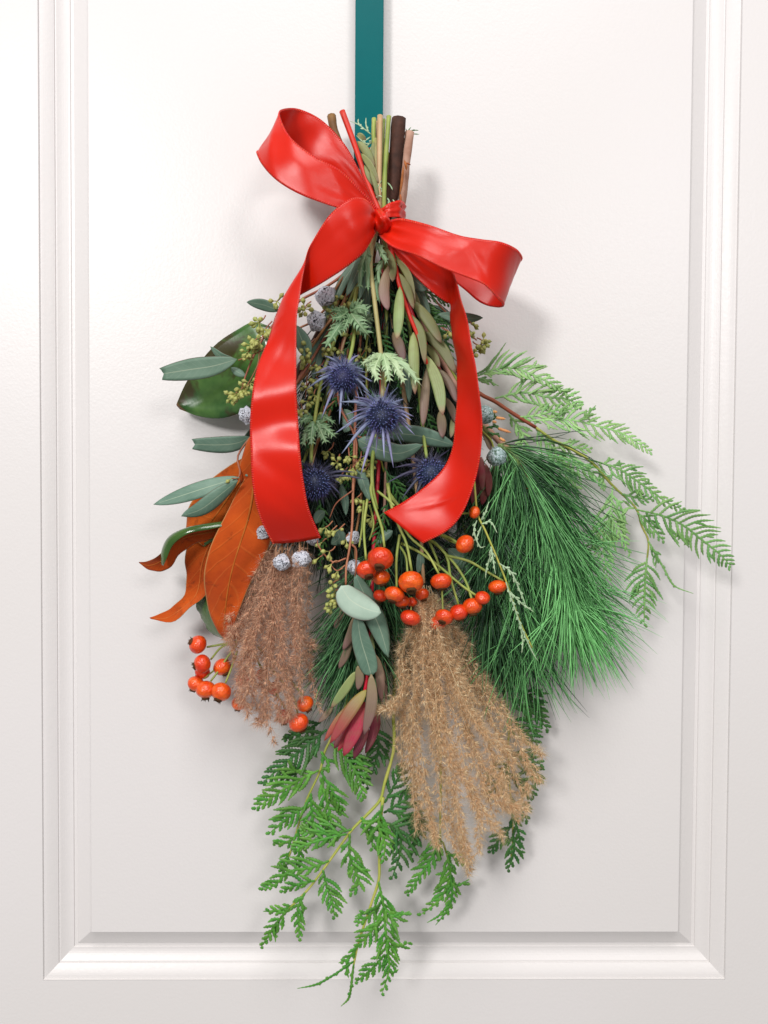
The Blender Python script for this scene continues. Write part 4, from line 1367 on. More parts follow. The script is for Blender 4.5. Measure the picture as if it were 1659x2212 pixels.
# ------------------------------------------------------------------ rose hips
def build_hips():
    t = Thing('rose_hip_spray', 'spray of orange-red rose hips on green stalks in the middle', 'rose hips', (840, 251, 60))
    sm = MB()
    stem(sm, [(840, 251, 60), (835, 320, 62), (831, 386, 64), (830, 470, 60), (835, 640, 36), (830, 840, 38), (808, 960, 54), (804, 1042, 66), (814, 1100, 70)], 5, 4, 8, 36, knots=.03)
    S = lambda pts, h, r0=3.2, r1=2.6: stem(sm, ZP(6, pts, h), r0, r1, 7, 12, knots=.03)
    S([(490, 0), (480, 60), (510, 180), (560, 330), (578, 470)], (66, 80), 3.6, 2.8)
    S([(455, 120), (430, 330), (445, 560)], (64, 76))
    S([(430, 130), (415, 330), (395, 470)], (60, 66), 2.4, 2)
    S([(600, 0), (630, 170), (690, 330), (740, 450), (778, 650)], (60, 80), 4, 2.8)
    S([(525, 60), (600, 120), (650, 170)], (62, 66))
    S([(690, 380), (665, 560), (668, 770)], (64, 74))
    S([(690, 460), (735, 540), (746, 660)], (64, 78), 2.6, 2.4)
    S([(640, 200), (760, 390), (880, 500), (975, 665)], (60, 78))
    S([(600, 60), (800, 330), (930, 430), (1030, 530), (1060, 700), (1122, 905)], (50, 72), 4, 2.6)
    S([(940, 430), (1080, 580), (1170, 720), (1218, 865)], (60, 72))
    S([(1030, 530), (1190, 570), (1310, 640), (1440, 715)], (64, 70))
    S([(700, 440), (840, 510), (990, 620), (1130, 740), (1255, 828)], (58, 72))
    S([(960, 370), (1050, 400), (1120, 445)], (66, 74))
    S([(980, 380), (1060, 425), (1125, 450)], (62, 72), 2.4, 2)
    S([(1120, 228), (1200, 222)], (72, 76), 2.2, 2)
    S([(995, 760), (1000, 850), (1002, 930)], (70, 72), 2.2, 2)
    S([(775, 830), (772, 900), (770, 945)], (66, 70), 2.0, 2)
    S([(900, 420), (960, 560), (980, 640)], (56, 60), 3, 2.4)
    S([(470, 160), (500, 300), (470, 420)], (58, 60), 2.4, 2)
    t.part('stem', sm, M['st_green'])
    for (x, y, r, h, d) in ((550, 552, 96, 86, (-.1, .75, .65)), (450, 632, 78, 80, (.25, .75, .55)), (556, 690, 66, 72, (.2, .9, .2)), (771, 722, 93, 86, (0, .75, .6)), (652, 812, 76, 82, (-.3, .9, .35)),
                            (852, 812, 52, 70, (.3, .8, .3)), (705, 862, 56, 74, (.1, .9, .3)), (548, 822, 54, 64, (-.3, .9, .2)), (990, 715, 79, 84, (.1, .95, .25)), (768, 980, 76, 78, (-.3, .95, .1)),
                            (1012, 975, 68, 80, (-.35, .7, .6)), (968, 1015, 62, 72, (.2, .9, .2)), (1118, 940, 70, 78, (.2, .95, .1)), (1216, 897, 74, 78, (.1, .95, .2)), (1290, 836, 56, 82, (-.1, .9, -.4)),
                            (1400, 756, 68, 78, (.1, .95, .15)), (1161, 446, 72, 84, (.7, .6, -.2)), (1232, 216, 46, 80, (.9, .2, -.3)), (775, 868, 44, 66, (0, .9, .2))):
        u, v = Z(6, x, y)
        sq = .8 if x in (990, 768, 1012, 1400, 652) else .9
        hip(t, u, v, h, r * .29762, d, sq)
    t = Thing('rose_hip_spray', 'spray of round red rose hips hanging at the lower left under the brown plume', 'rose hips', (830, 256, 58))
    sm = MB()
    stem(sm, [(829, 258, 54), (824, 360, 56), (820, 478, 52), (770, 640, 36), (690, 900, 34), (600, 1150, 32), (530, 1330, 34), (510, 1390, 36)], 4, 3, 8, 34)
    S = lambda pts, h, r0=2.6, r1=2.2: stem(sm, ZP(5, pts, h), r0, r1, 7, 12)
    S([(800, 1060), (700, 1080), (580, 1102)], 36)
    S([(790, 1070), (690, 1100), (608, 1192)], 36)
    S([(800, 1080), (720, 1190), (660, 1280), (608, 1350)], (36, 42))
    S([(790, 1100), (690, 1220), (560, 1330)], (34, 38), 2, 1.8)
    S([(800, 1130), (760, 1250), (715, 1362)], (38, 42))
    S([(900, 1100), (1000, 1300), (1150, 1550)], (34, 36))
    S([(950, 1100), (1150, 1300), (1280, 1460)], (34, 36))
    S([(1000, 1200), (1200, 1450), (1240, 1590)], (36, 40))
    t.part('stem', sm, M['st_green'])
    for (x, y, r, h, d) in ((516, 1084, 68, 42, (-.8, -.45, .4)), (548, 1222, 68, 44, (-.85, .2, .3)), (500, 1366, 60, 40, (-.4, .85, .1)), (572, 1410, 73, 46, (0, .95, .15)), (684, 1425, 74, 50, (-.3, .8, .5)),
                            (692, 1245, 68, 34, (.4, .7, .2)), (548, 1280, 58, 34, (-.6, .7, 0)), (812, 1510, 54, 36, (-.2, .9, .1)), (1292, 1514, 64, 48, (.5, .8, 0)), (1246, 1650, 74, 52, (.4, .85, -.1)),
                            (1142, 1605, 60, 36, (0, .95, .1)), (980, 1300, 48, 32, (.2, .8, .3)), (1070, 1400, 52, 32, (.2, .8, .3)), (840, 1340, 50, 30, (.2, .8, .3))):
        u, v = Z(5, x, y)
        hip(t, u, v, h, r * .29762, d, .96)


build_hips()


# ------------------------------------------------------------------ pine
def needles(mb, axis, n, th, ln, width=1.5, hspread=26, droop=0.35, tr=(0, 1), light=None, hcap=None):
    """axis: (u, v, h) points; th(t) -> (mean, spread) degrees from straight down, + is right"""
    m = len(axis) - 1
    for k in range(n // 5):
        x = lerp(tr[0], tr[1], rnd())
        q = x * m
        i = min(int(q), m - 1)
        f = q - i
        b = [lerp(axis[i][c], axis[i + 1][c], f) for c in range(3)]
        mean, sp = th(x)
        a0 = gau(mean, sp)
        hh0 = gau(0, hspread)
        rr = rnd()
        lr = gau(0, .3)
        for j in range(5):
            a = math.radians(a0 + gau(0, 12))
            L = ln * uni(.62, 1.12)
            hh = hh0 + gau(0, 7)
            cur = math.radians(gau(0, 12)) - a * droop
            p = [tuple(b)]
            u, v, h = b
            for s in range(5):
                an = a + cur * (s / 4) * 1.0
                u += math.sin(an) * L / 5
                v += math.cos(an) * L / 5
                h += hh / 5 * (1 - .25 * s)
                if hcap:
                    h = min(max(h, hcap[0]), hcap[1])
                else:
                    h = max(h, 4)
                p.append((u, v, h))
            pts = [P(*z) for z in p]
            w = width * .5 * PX(b[2])
            mb.tube(pts, [w * .9, w, w, w * .95, w * .8, w * .2], 3, r=min(1, max(0, rr * .7 + rnd() * .3 if light is None else light + lr + gau(0, .16))), cap=False)


def build_pine():
    t = Thing('pine_branch', 'white pine branch with long soft green needles fanning out at the right', 'pine', (885, 286, 52))
    sm = MB()
    tw = [(885, 286, 52), (877, 352, 52), (868, 440, 50), (850, 500, 42), (900, 660, 36), (990, 840, 38), (1070, 945, 44), (1113, 984, 50), (1137, 1034, 54), (1161, 1067, 56), (1178, 1100, 56), (1210, 1200, 52), (1235, 1300, 48)]
    pts = stem(sm, tw, 10, 4, 9, 56, knots=.04)
    t.part('stem', sm, M['bark'])
    fl = MB()   # torn strips of bark on the cut end
    for (x, y, x2, y2, w) in ((1290, 830, 1240, 1230, 26), (1240, 1180, 1260, 1400, 24), (1300, 760, 1330, 900, 26), (1320, 800, 1385, 830, 18), (1280, 1000, 1250, 1120, 18)):
        fl.leaf([Z(10, x, y, 60), Z(10, (x + x2) / 2 + 6, (y + y2) / 2, 62), Z(10, x2, y2, 61)], w * .165 * 1.4, nl=6, nw=4, cup=.6, wave=.6, thick=.0005)
    t.part('bark_flakes', fl, M['bark_orange'])
    bk = MB()
    for k in range(60):
        q = pts[int(uni(.55, .98) * 56)]
        bk.cone(q + Vector((gau(0, .0008), -.0012, gau(0, .001))), q + Vector((gau(0, .002), -.0032 + gau(0, .001), -uni(.001, .004))), .0007)
    t.part('bud_scales', bk, M['bark_orange'], kind='stuff')
    mb = MB()
    up = [Z(4, 220, 740, 48), Z(4, 310, 800, 52), Z(4, 370, 930, 55), Z(4, 470, 1090, 56)]
    lo = [Z(4, 470, 1090, 56), Z(4, 540, 1300, 54), Z(4, 600, 1500, 50)]
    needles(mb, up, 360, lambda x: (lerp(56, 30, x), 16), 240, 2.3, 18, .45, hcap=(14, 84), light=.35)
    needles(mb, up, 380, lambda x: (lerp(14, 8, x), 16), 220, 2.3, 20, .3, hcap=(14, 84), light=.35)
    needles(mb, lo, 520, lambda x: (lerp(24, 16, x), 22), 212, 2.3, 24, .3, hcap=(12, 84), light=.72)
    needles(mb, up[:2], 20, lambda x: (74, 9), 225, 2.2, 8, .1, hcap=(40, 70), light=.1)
    t.part('needles', mb, M['needle'], kind='stuff')
    mb = MB()
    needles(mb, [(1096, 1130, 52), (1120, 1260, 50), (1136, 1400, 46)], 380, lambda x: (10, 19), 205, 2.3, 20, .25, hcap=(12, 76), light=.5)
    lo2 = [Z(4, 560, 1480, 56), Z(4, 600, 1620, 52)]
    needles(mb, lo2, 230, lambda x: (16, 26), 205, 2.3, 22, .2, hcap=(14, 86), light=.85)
    t.part('needles', mb, M['needle'], kind='stuff')

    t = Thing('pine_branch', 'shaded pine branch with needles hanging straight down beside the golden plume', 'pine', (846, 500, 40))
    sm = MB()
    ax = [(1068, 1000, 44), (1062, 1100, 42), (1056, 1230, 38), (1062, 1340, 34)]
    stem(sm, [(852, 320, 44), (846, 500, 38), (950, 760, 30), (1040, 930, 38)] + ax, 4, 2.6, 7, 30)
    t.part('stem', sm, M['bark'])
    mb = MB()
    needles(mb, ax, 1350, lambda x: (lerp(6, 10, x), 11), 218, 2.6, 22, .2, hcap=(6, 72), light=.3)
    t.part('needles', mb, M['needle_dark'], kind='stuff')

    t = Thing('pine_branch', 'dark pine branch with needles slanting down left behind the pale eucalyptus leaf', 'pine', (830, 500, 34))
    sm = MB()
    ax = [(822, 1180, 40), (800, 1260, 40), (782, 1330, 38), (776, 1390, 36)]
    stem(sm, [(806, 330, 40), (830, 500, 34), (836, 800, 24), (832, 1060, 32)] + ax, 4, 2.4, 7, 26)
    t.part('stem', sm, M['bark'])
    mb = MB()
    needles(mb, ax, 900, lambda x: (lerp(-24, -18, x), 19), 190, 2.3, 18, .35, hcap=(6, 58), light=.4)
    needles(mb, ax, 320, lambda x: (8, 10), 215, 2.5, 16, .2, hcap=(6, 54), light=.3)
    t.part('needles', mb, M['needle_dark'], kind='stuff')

    t = Thing('pine_branch', 'added filler pine branch, coloured dark to deepen the gaps behind the thistles', 'pine', (828, 500, 30))
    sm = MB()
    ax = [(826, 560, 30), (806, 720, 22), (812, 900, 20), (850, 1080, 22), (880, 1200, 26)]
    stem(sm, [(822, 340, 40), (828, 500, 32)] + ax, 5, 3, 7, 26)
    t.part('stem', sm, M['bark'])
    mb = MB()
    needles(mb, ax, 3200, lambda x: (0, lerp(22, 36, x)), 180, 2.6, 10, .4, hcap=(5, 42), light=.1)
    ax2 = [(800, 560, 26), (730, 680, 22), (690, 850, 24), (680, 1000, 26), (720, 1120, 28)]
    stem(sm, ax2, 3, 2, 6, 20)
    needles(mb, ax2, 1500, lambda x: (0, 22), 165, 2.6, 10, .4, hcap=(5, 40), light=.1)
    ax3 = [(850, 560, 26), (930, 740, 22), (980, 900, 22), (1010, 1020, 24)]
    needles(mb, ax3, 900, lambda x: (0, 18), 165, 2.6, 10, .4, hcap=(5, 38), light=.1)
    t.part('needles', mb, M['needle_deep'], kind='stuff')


build_pine()


# ------------------------------------------------------------------ cedar
def beads(mb, pts, w, nrm, bead, r, t0=0., t1=1., flat=.34):
    """twig clad in overlapping scale leaves"""
    L = sum((pts[i + 1] - pts[i]).length for i in range(len(pts) - 1))
    nb = max(2, int(L / bead))
    fine = crom(pts, nb * 3)
    rad = []
    for i in range(len(fine)):
        q = i / (len(fine) - 1)
        tp = min(1.0, (1 - q) * 2.6 + .22) * min(1, .75 + q * 2)
        rad.append(w * tp * (.68, .96, 1.08)[i % 3])
    rad[-1] *= .4
    mb.tube(fine, rad, 6, 0, r, flat=(nrm, flat), t0=t0, t1=t1)


def spray(t, k, pts, h, LL, LR, sp=9.5, w=3.6, ang=40, m='cedar', taper='tip', tilt=0.0, start=.06, stemw=None, sub=True, part=True, name='spray', mb=None, curve=.35):
    """flat cedar spray: axis through pts, twigs up to LL / LR photo units on its left and right"""
    if sub:
        sp, LL, LR, w, ang = sp * .86, LL * 1.3, LR * 1.3, w * .94, ang + 3
        if k == 7:
            LL, LR, w, sp = LL * 1.2, LR * 1.2, w * 1.22, sp * 1.04
    uvh = ZP(k, pts, h) if k else pts
    ax = path(uvh, 40)
    own = mb is None
    mb = mb or MB()
    hm = sum(p[2] for p in uvh) / len(uvh)
    px = PX(hm)
    L = sum((ax[i + 1] - ax[i]).length for i in range(40))
    nrm0 = Vector((math.sin(tilt) + gau(0, .12), -1, gau(0, .15))).normalized()
    if stemw:
        mb.tube(ax, [lerp(stemw, stemw * .45, i / 40) * px * (1 + .10 * math.sin(i * 2.2)) for i in range(41)], 7, 1)
    beads(mb, ax, w * .8 * px, nrm0, 8 * px, rnd())
    n_ = max(3, int(L / px / sp))
    for i in range(n_):
        q = start + (1 - start) * (i + .5) / n_
        j = min(39, int(q * 40))
        p = ax[j].lerp(ax[j + 1], q * 40 - j)
        T = (ax[min(j + 2, 40)] - ax[max(j - 1, 0)]).normalized()
        if taper == 'tip':
            env = min(1, q * 3.2 + .45) * min(1, (1 - q) * 1.25 + .16)
        elif taper == 'fan':
            env = min(1, .5 + q) * (1 - .35 * q)
        else:
            env = math.sin(math.pi * min(1, q * .85 + .12))
        side = -1 if i % 2 else 1          # screen left / right of the axis seen along its direction
        Lm = (LL if side < 0 else LR)
        if Lm <= 0:
            continue
        ln = Lm * env * uni(.82, 1.14) * px
        if ln < 5 * px:
            continue
        S = nrm0.cross(T) * -1.0
        S = (S - T * S.dot(T)).normalized() * (1 if side > 0 else -1)
        a = math.radians(ang + gau(0, 5))
        d0 = T * math.cos(a) + S * math.sin(a) + nrm0 * gau(0, .10)
        d1 = T * math.cos(a * (1 - curve)) + S * math.sin(a * (1 - curve)) + nrm0 * gau(0, .16)
        e0 = p + d0 * ln * .5
        e1 = e0 + d1 * ln * .5
        rr = rnd()
        beads(mb, [p, e0, e1], w * px * uni(.9, 1.05), nrm0, 6.4 * px, rr)
        if sub and ln > 24 * px:
            for s2 in (1, -1):
                for f in (.36,):
                    if rnd() < .22:
                        b = p.lerp(e0, f * 2) if f < .5 else e0.lerp(e1, f * 2 - 1)
                        dd = (d0 if f < .5 else d1)
                        S2 = (nrm0.cross(dd)).normalized() * s2
                        l2 = ln * uni(.35, .5) * (1.1 - f * .5)
                        e = b + (dd * .80 + S2 * .56 + nrm0 * gau(0, .12)) * l2
                        beads(mb, [b, b.lerp(e, .5) + dd * l2 * .03, e], w * .92 * px, nrm0, 5.2 * px, rr)
    if own and part:
        mats = [M[m], M['cedar_stem']]
        return t.part(name, mb, mats)
    return mb


def build_cedar():
    # ---- big pale branch at right
    t = Thing('cedar_branch', 'pale green cedar branch reaching far out to the right', 'cedar', (880, 292, 44))
    sm = MB()
    main = ZP(4, [(110, 465), (200, 515), (290, 575), (420, 655), (520, 725), (700, 825), (830, 965), (950, 1080), (985, 1180), (1020, 1260), (1012, 1370), (1000, 1480)], (30, 34))
    stem(sm, [(876, 300, 46), (864, 400, 46), (846, 490, 36), (900, 650, 24), (980, 790, 26)] + main[:4], 5, 4, 8, 30, knots=.04)
    t.part('stem', sm, M['cedar_brown'])
    s2 = MB()
    stem(s2, main[3:], 3.2, 1.9, 8, 30, knots=.07)
    t.part('stem', s2, M['cedar_stem'], label='yellow-green outer half of the cedar stem')
    PA, DK, MD = 'cedar_pale', 'cedar_dark', 'cedar_mid'
    spray(t, 4, [(105, 382), (200, 345), (300, 338), (400, 372), (500, 420), (605, 490)], 34, 46, 30, 9, 3.6, 38, 'cedar_pale')
    spray(t, 4, [(105, 370), (150, 345), (200, 290), (262, 200)], 36, 0, 0, 9, 3.8, 38, MD, start=.3)
    spray(t, 4, [(230, 340), (290, 300), (350, 255)], 36, 0, 0, 9, 3.8, 38, MD)
    spray(t, 4, [(300, 338), (360, 310), (415, 280)], 36, 0, 0, 9, 3.8, 38, MD)
    spray(t, 4, [(100, 395), (150, 400), (225, 435)], 32, 12, 16, 9, 3.6, 35, MD)
    spray(t, 4, [(200, 500), (350, 468), (480, 492), (590, 505), (660, 545)], 30, 46, 40, 9, 3.6, 40, PA)
    spray(t, 4, [(310, 480), (370, 430), (440, 385)], 32, 0, 0, 9, 3.6, 40, PA)
    spray(t, 4, [(380, 478), (450, 440), (520, 408)], 32, 0, 0, 9, 3.6, 40, PA)
    spray(t, 4, [(275, 585), (320, 640), (350, 700), (345, 760)], 26, 34, 34, 9, 3.6, 34, PA, 'fan')
    spray(t, 4, [(390, 618), (530, 614), (620, 616), (760, 650), (870, 682), (960, 735), (1038, 790)], (32, 38), 38, 46, 9, 3.5, 42, PA)
    spray(t, 4, [(520, 610), (560, 580), (590, 548)], 36, 12, 12, 9, 3.4, 40, MD)
    spray(t, 4, [(655, 622), (700, 580), (742, 535)], 38, 12, 12, 9, 3.4, 40, MD)
    spray(t, 4, [(515, 740), (530, 810), (560, 880), (615, 930), (650, 1000)], 24, 34, 34, 9, 3.6, 40, PA)
    spray(t, 4, [(700, 825), (850, 870), (930, 920), (1020, 982), (1130, 1060), (1225, 1100)], 38, 30, 34, 9, 3.4, 44, MD)
    spray(t, 4, [(760, 880), (780, 930), (775, 980)], 30, 20, 20, 9, 3.4, 40, PA)
    spray(t, 4, [(830, 970), (822, 1080), (800, 1190), (785, 1310), (805, 1470)], (34, 40), 52, 52, 8.5, 3.5, 40, PA)
    spray(t, 4, [(810, 1120), (860, 1200), (925, 1340)], 38, 30, 30, 9, 3.4, 36, PA)
    spray(t, 4, [(800, 1160), (740, 1240), (700, 1350)], 32, 30, 30, 9, 3.4, 36, PA)
    spray(t, 4, [(950, 1092), (1100, 1128), (1210, 1180), (1300, 1250), (1400, 1330), (1462, 1396)], (40, 44), 54, 50, 9, 3.4, 50, MD)
    spray(t, 4, [(960, 1110), (1010, 1150), (1060, 1210), (1105, 1265)], 36, 26, 26, 9, 3.4, 40, MD)
    spray(t, 4, [(950, 1085), (900, 1090), (880, 1130), (900, 1180)], 32, 18, 24, 9, 3.4, 40, PA)
    spray(t, 4, [(1020, 1260), (1060, 1330), (1110, 1420), (1160, 1500), (1262, 1542)], 42, 10, 10, 16, 3.0, 34, MD, sub=False)
    spray(t, 4, [(1030, 1290), (1060, 1340), (1060, 1410)], 38, 18, 18, 9, 3.2, 40, MD)
    spray(t, 4, [(1014, 1350), (1005, 1450), (1000, 1560), (998, 1715)], 40, 44, 44, 8.5, 3.5, 50, MD)
    spray(t, 4, [(420, 660), (470, 730), (540, 790), (600, 880)], 28, 30, 30, 9, 3.4, 40, PA)
    spray(t, 4, [(520, 730), (620, 760), (720, 770)], 30, 26, 30, 9, 3.4, 42, PA)
    spray(t, 4, [(600, 780), (640, 860), (720, 900), (790, 990)], 30, 28, 28, 9, 3.4, 42, PA)
    spray(t, 4, [(330, 600), (430, 590), (540, 560), (640, 560)], 32, 28, 24, 9, 3.4, 42, PA)
    spray(t, 4, [(880, 1010), (960, 1030), (1050, 1040)], 34, 22, 26, 9, 3.3, 42, MD)
    # sprig ends above the bow, at the top of the same branch
    for pts, a, b in (([(870, 430), (780, 360), (700, 300), (580, 250)], 8, 8), ([(830, 410), (800, 300), (800, 210)], 6, 6), ([(720, 320), (698, 270), (700, 225)], 0, 0),
                      ([(930, 510), (800, 550), (670, 440)], 8, 10), ([(930, 520), (880, 580), (850, 640)], 6, 6), ([(860, 460), (770, 520), (730, 500)], 5, 5)):
        spray(t, 10, pts, 50, a, b, 10, 2.1, 40, 'juniper', sub=False)
    for pts in ([(1320, 470), (1340, 400), (1390, 330)], [(1300, 430), (1400, 378), (1490, 376)], [(1310, 450), (1400, 425), (1500, 427)], [(1310, 460), (1330, 400), (1320, 350)]):
        spray(t, 10, pts, 44, 4, 4, 10, 2.0, 40, 'cedar_dark', sub=False)
    for pts in ([(1080, 1260), (1120, 1330), (1150, 1400)], [(1090, 1300), (1100, 1380), (1120, 1420)], [(1150, 1280), (1190, 1340), (1200, 1400)], [(1000, 1030), (960, 1100), (910, 1180)],
                [(1080, 1060), (1120, 1100), (1150, 1160)], [(980, 1120), (1010, 1150), (1000, 1190)], [(930, 1250), (980, 1230), (1030, 1260)]):
        spray(t, 10, pts, 62, 5, 5, 9, 2.0, 40, 'juniper', sub=False)
    # ---- small dark sprig right below the right bow loop
    t = Thing('cedar_sprig', 'small dark cedar sprig under the right loop of the bow', 'cedar', (846, 500, 36))
    sm = MB()
    stem(sm, [(850, 340, 42), (846, 500, 34), (885, 590, 30), (930, 680, 30), (975, 780, 32)], 3, 2, 6, 18)
    t.part('stem', sm, M['cedar_brown'])
    for pts, a, b in (([(940, 340), (1040, 390), (1130, 440), (1210, 490)], 26, 26), ([(940, 400), (1000, 500), (1080, 560), (1190, 610)], 30, 30), ([(960, 480), (1060, 600), (1140, 680), (1200, 800)], 30, 30),
                      ([(1090, 660), (1180, 760), (1230, 900)], 24, 24), ([(1180, 560), (1240, 640), (1300, 760)], 20, 20)):
        spray(t, 3, pts, 36, a, b, 9, 3.2, 40, 'cedar_dark')
    # ---- feathery sprig in the middle
    t = Thing('cedar_sprig', 'dark feathery cedar sprig tucked in behind the thistles', 'cedar', (830, 510, 34))
    sm = MB()
    stem(sm, [(834, 350, 42), (830, 510, 34), (812, 640, 34), (790, 760, 36), (800, 900, 36), (830, 1020, 38)], 3, 1.8, 6, 24)
    t.part('stem', sm, M['cedar_stem'])
    for pts, a, b, h in (([(812, 640), (780, 700), (740, 770)], 22, 22, 42), ([(800, 700), (838, 760), (868, 850)], 22, 22, 40), ([(790, 760), (750, 830), (700, 900)], 24, 24, 40),
                         ([(796, 840), (850, 900), (900, 960)], 24, 24, 40), ([(802, 900), (770, 980), (740, 1080)], 24, 24, 42), ([(830, 1010), (870, 1080), (900, 1160)], 22, 22, 44),
                         ([(820, 600), (860, 680), (880, 760)], 20, 20, 44), ([(824, 560), (790, 610), (770, 650)], 18, 18, 50), ([(900, 860), (930, 920), (950, 980)], 22, 22, 40),
                         ([(690, 820), (672, 900), (660, 980)], 22, 22, 40), ([(840, 1080), (820, 1150), (800, 1220)], 20, 20, 46), ([(690, 1080), (700, 1150), (690, 1230)], 20, 20, 40)):
        spray(t, 0, [(u, v, h) for u, v in pts], h, a, b, 9, 3.0, 40, 'cedar_dark')
    # ---- long hanging branch, bottom centre
    t = Thing('cedar_branch', 'long green cedar branch hanging lowest of all at the bottom centre', 'cedar', (836, 510, 30))
    sm = MB()
    stem(sm, [(838, 330, 40), (836, 510, 30), (850, 900, 18), (856, 1300, 24), (850, 1540, 34)] + ZP(7, [(768, 200), (765, 330), (720, 490), (700, 570), (640, 640), (560, 720), (490, 815), (400, 940), (330, 1030), (240, 1120)], (38, 44)), 4.5, 2.4, 8, 44, knots=.05)
    stem(sm, ZP(7, [(712, 560), (700, 680), (695, 800), (694, 900), (690, 980), (655, 1090), (618, 1200), (590, 1290), (565, 1400), (552, 1520)], (40, 50)), 3.8, 2.2, 8, 30, knots=.06)
    t.part('stem', sm, M['cedar_stem'])
    C, D = 'cedar', 'cedar_dark'
    A = lambda pts, h, a, b, m=C, sp=9.5, w=3.7, ang=40, tp='tip', **kw: spray(t, 7, pts, h, a, b, sp, w, ang, m, tp, **kw)
    A([(560, 722), (450, 742), (350, 740), (300, 730)], 42, 22, 34)
    A([(530, 745), (420, 770), (320, 800), (260, 830)], 46, 20, 30)
    A([(545, 745), (545, 850), (570, 920), (590, 990), (545, 1045)], 44, 40, 26)
    A([(600, 660), (650, 720), (660, 830)], 42, 34, 22)
    A([(440, 880), (350, 915), (240, 935), (170, 1000), (105, 1026)], 44, 16, 36)
    A([(370, 980), (280, 1000), (200, 1040)], 46, 16, 24)
    A([(410, 925), (430, 1010), (455, 1080), (470, 1170)], 46, 36, 26)
    A([(320, 1040), (285, 1120), (290, 1200), (290, 1282)], 46, 22, 20)
    A([(260, 1105), (190, 1130), (108, 1134)], 44, 12, 16)
    A([(240, 1120), (180, 1190), (140, 1250), (98, 1318)], 46, 18, 20)
    A([(190, 1180), (172, 1230), (172, 1290)], 44, 8, 8)
    # second leader
    A([(710, 600), (690, 700), (720, 790), (715, 885)], 46, 36, 36)
    A([(720, 590), (770, 500), (800, 440), (810, 390)], 40, 26, 30, D)
    A([(715, 640), (780, 600), (840, 560), (860, 500)], 38, 30, 34, D)
    A([(730, 690), (790, 720), (800, 830), (755, 975)], 42, 44, 34, D)
    A([(760, 640), (840, 660), (880, 740), (850, 880)], 38, 40, 34, D)
    A([(860, 640), (900, 700), (880, 800)], 36, 26, 26, D)
    A([(690, 985), (715, 1110), (725, 1230), (737, 1340), (742, 1430), (705, 1555)], (46, 54), 34, 32)
    A([(715, 1110), (770, 1160), (850, 1132)], 50, 14, 26)
    A([(728, 1260), (780, 1310), (850, 1288)], 52, 14, 26)
    A([(690, 1100), (640, 1160), (575, 1205)], 48, 16, 26)
    A([(700, 1180), (640, 1250), (580, 1310)], 50, 24, 26)
    A([(722, 1350), (650, 1430), (572, 1492)], 52, 18, 22)
    A([(742, 1430), (770, 1440), (790, 1424)], 54, 8, 8)
    A([(590, 1300), (540, 1370), (488, 1394)], 50, 10, 14)
    A([(565, 1385), (470, 1450), (380, 1500), (280, 1522)], (50, 56), 8, 9, sp=20, sub=False)
    A([(545, 1390), (530, 1430), (540, 1470)], 50, 8, 8)
    A([(565, 1400), (553, 1500), (540, 1570), (500, 1612)], 52, 8, 10, sp=18, sub=False)
    # ---- lower left fronds
    t = Thing('cedar_branch', 'cedar branch with broad fronds at the lower left, under the rose hips', 'cedar', (826, 520, 26))
    sm = MB()
    stem(sm, [(820, 330, 38), (826, 520, 28), (820, 900, 16), (790, 1300, 18), (745, 1530, 26)] + ZP(7, [(470, 230), (420, 330), (395, 430), (335, 560), (300, 660), (270, 760), (240, 860)], (30, 34)), 3.6, 2, 8, 40, knots=.05)
    t.part('stem', sm, M['cedar_stem'])
    A = lambda pts, h, a, b, m=C, sp=9.5, w=3.8, ang=40, tp='tip', **kw: spray(t, 7, pts, h, a, b, sp, w, ang, m, tp, **kw)
    A([(430, 220), (330, 300), (220, 390), (100, 495)], (32, 36), 40, 40, D)
    A([(400, 180), (320, 230), (230, 260)], 26, 24, 24, D)
    A([(300, 400), (250, 450), (200, 470)], 30, 20, 20, D)
    A([(390, 425), (280, 480), (170, 550), (65, 622)], (36, 40), 34, 44)
    A([(400, 430), (445, 510), (480, 570), (505, 625)], 36, 30, 26)
    A([(395, 460), (430, 580), (450, 660), (445, 722)], 34, 34, 34)
    A([(350, 540), (355, 640), (370, 760)], 36, 30, 28)
    A([(315, 610), (240, 660), (135, 748)], 36, 24, 34)
    A([(275, 760), (220, 790), (158, 796)], 36, 14, 22)
    A([(285, 720), (290, 820), (288, 915)], 36, 18, 18)
    A([(250, 830), (215, 890), (205, 960)], 34, 14, 16)
    A([(450, 290), (530, 370), (590, 460), (612, 575)], (34, 38), 36, 40)
    A([(400, 330), (440, 400), (400, 430)], 32, 16, 16)
    A([(540, 330), (590, 400), (640, 520)], 30, 26, 26, D)
    A([(660, 180), (690, 300), (660, 440)], 26, 34, 34, D)
    A([(300, 180), (260, 250), (220, 270)], 24, 20, 20, D)
    # ---- bottom right of centre
    t = Thing('cedar_sprig', 'slim cedar sprig hanging below the tip of the golden plume', 'cedar', (838, 520, 24))
    sm = MB()
    stem(sm, [(836, 340, 36), (838, 520, 24), (880, 900, 14), (920, 1300, 16), (950, 1600, 24)] + ZP(7, [(1000, 740), (1015, 790), (1035, 860), (1050, 950)], (28, 30)), 3.2, 1.8, 8, 40, knots=.05)
    t.part('stem', sm, M['cedar_stem'])
    A = lambda pts, h, a, b, m=C, sp=9.5, w=3.5, ang=40, tp='tip', **kw: spray(t, 7, pts, h, a, b, sp, w, ang, m, tp, **kw)
    A([(1000, 740), (965, 850), (895, 960), (832, 1053)], 34, 22, 30)
    A([(1010, 780), (985, 830), (990, 880)], 32, 18, 18)
    A([(1035, 850), (1050, 950), (1000, 1070), (895, 1156)], 34, 14, 30)
    A([(1050, 950), (1060, 1040), (1040, 1120), (975, 1205)], 36, 14, 16)
    A([(1050, 1080), (1000, 1150), (932, 1192)], 36, 4, 6, sub=False)
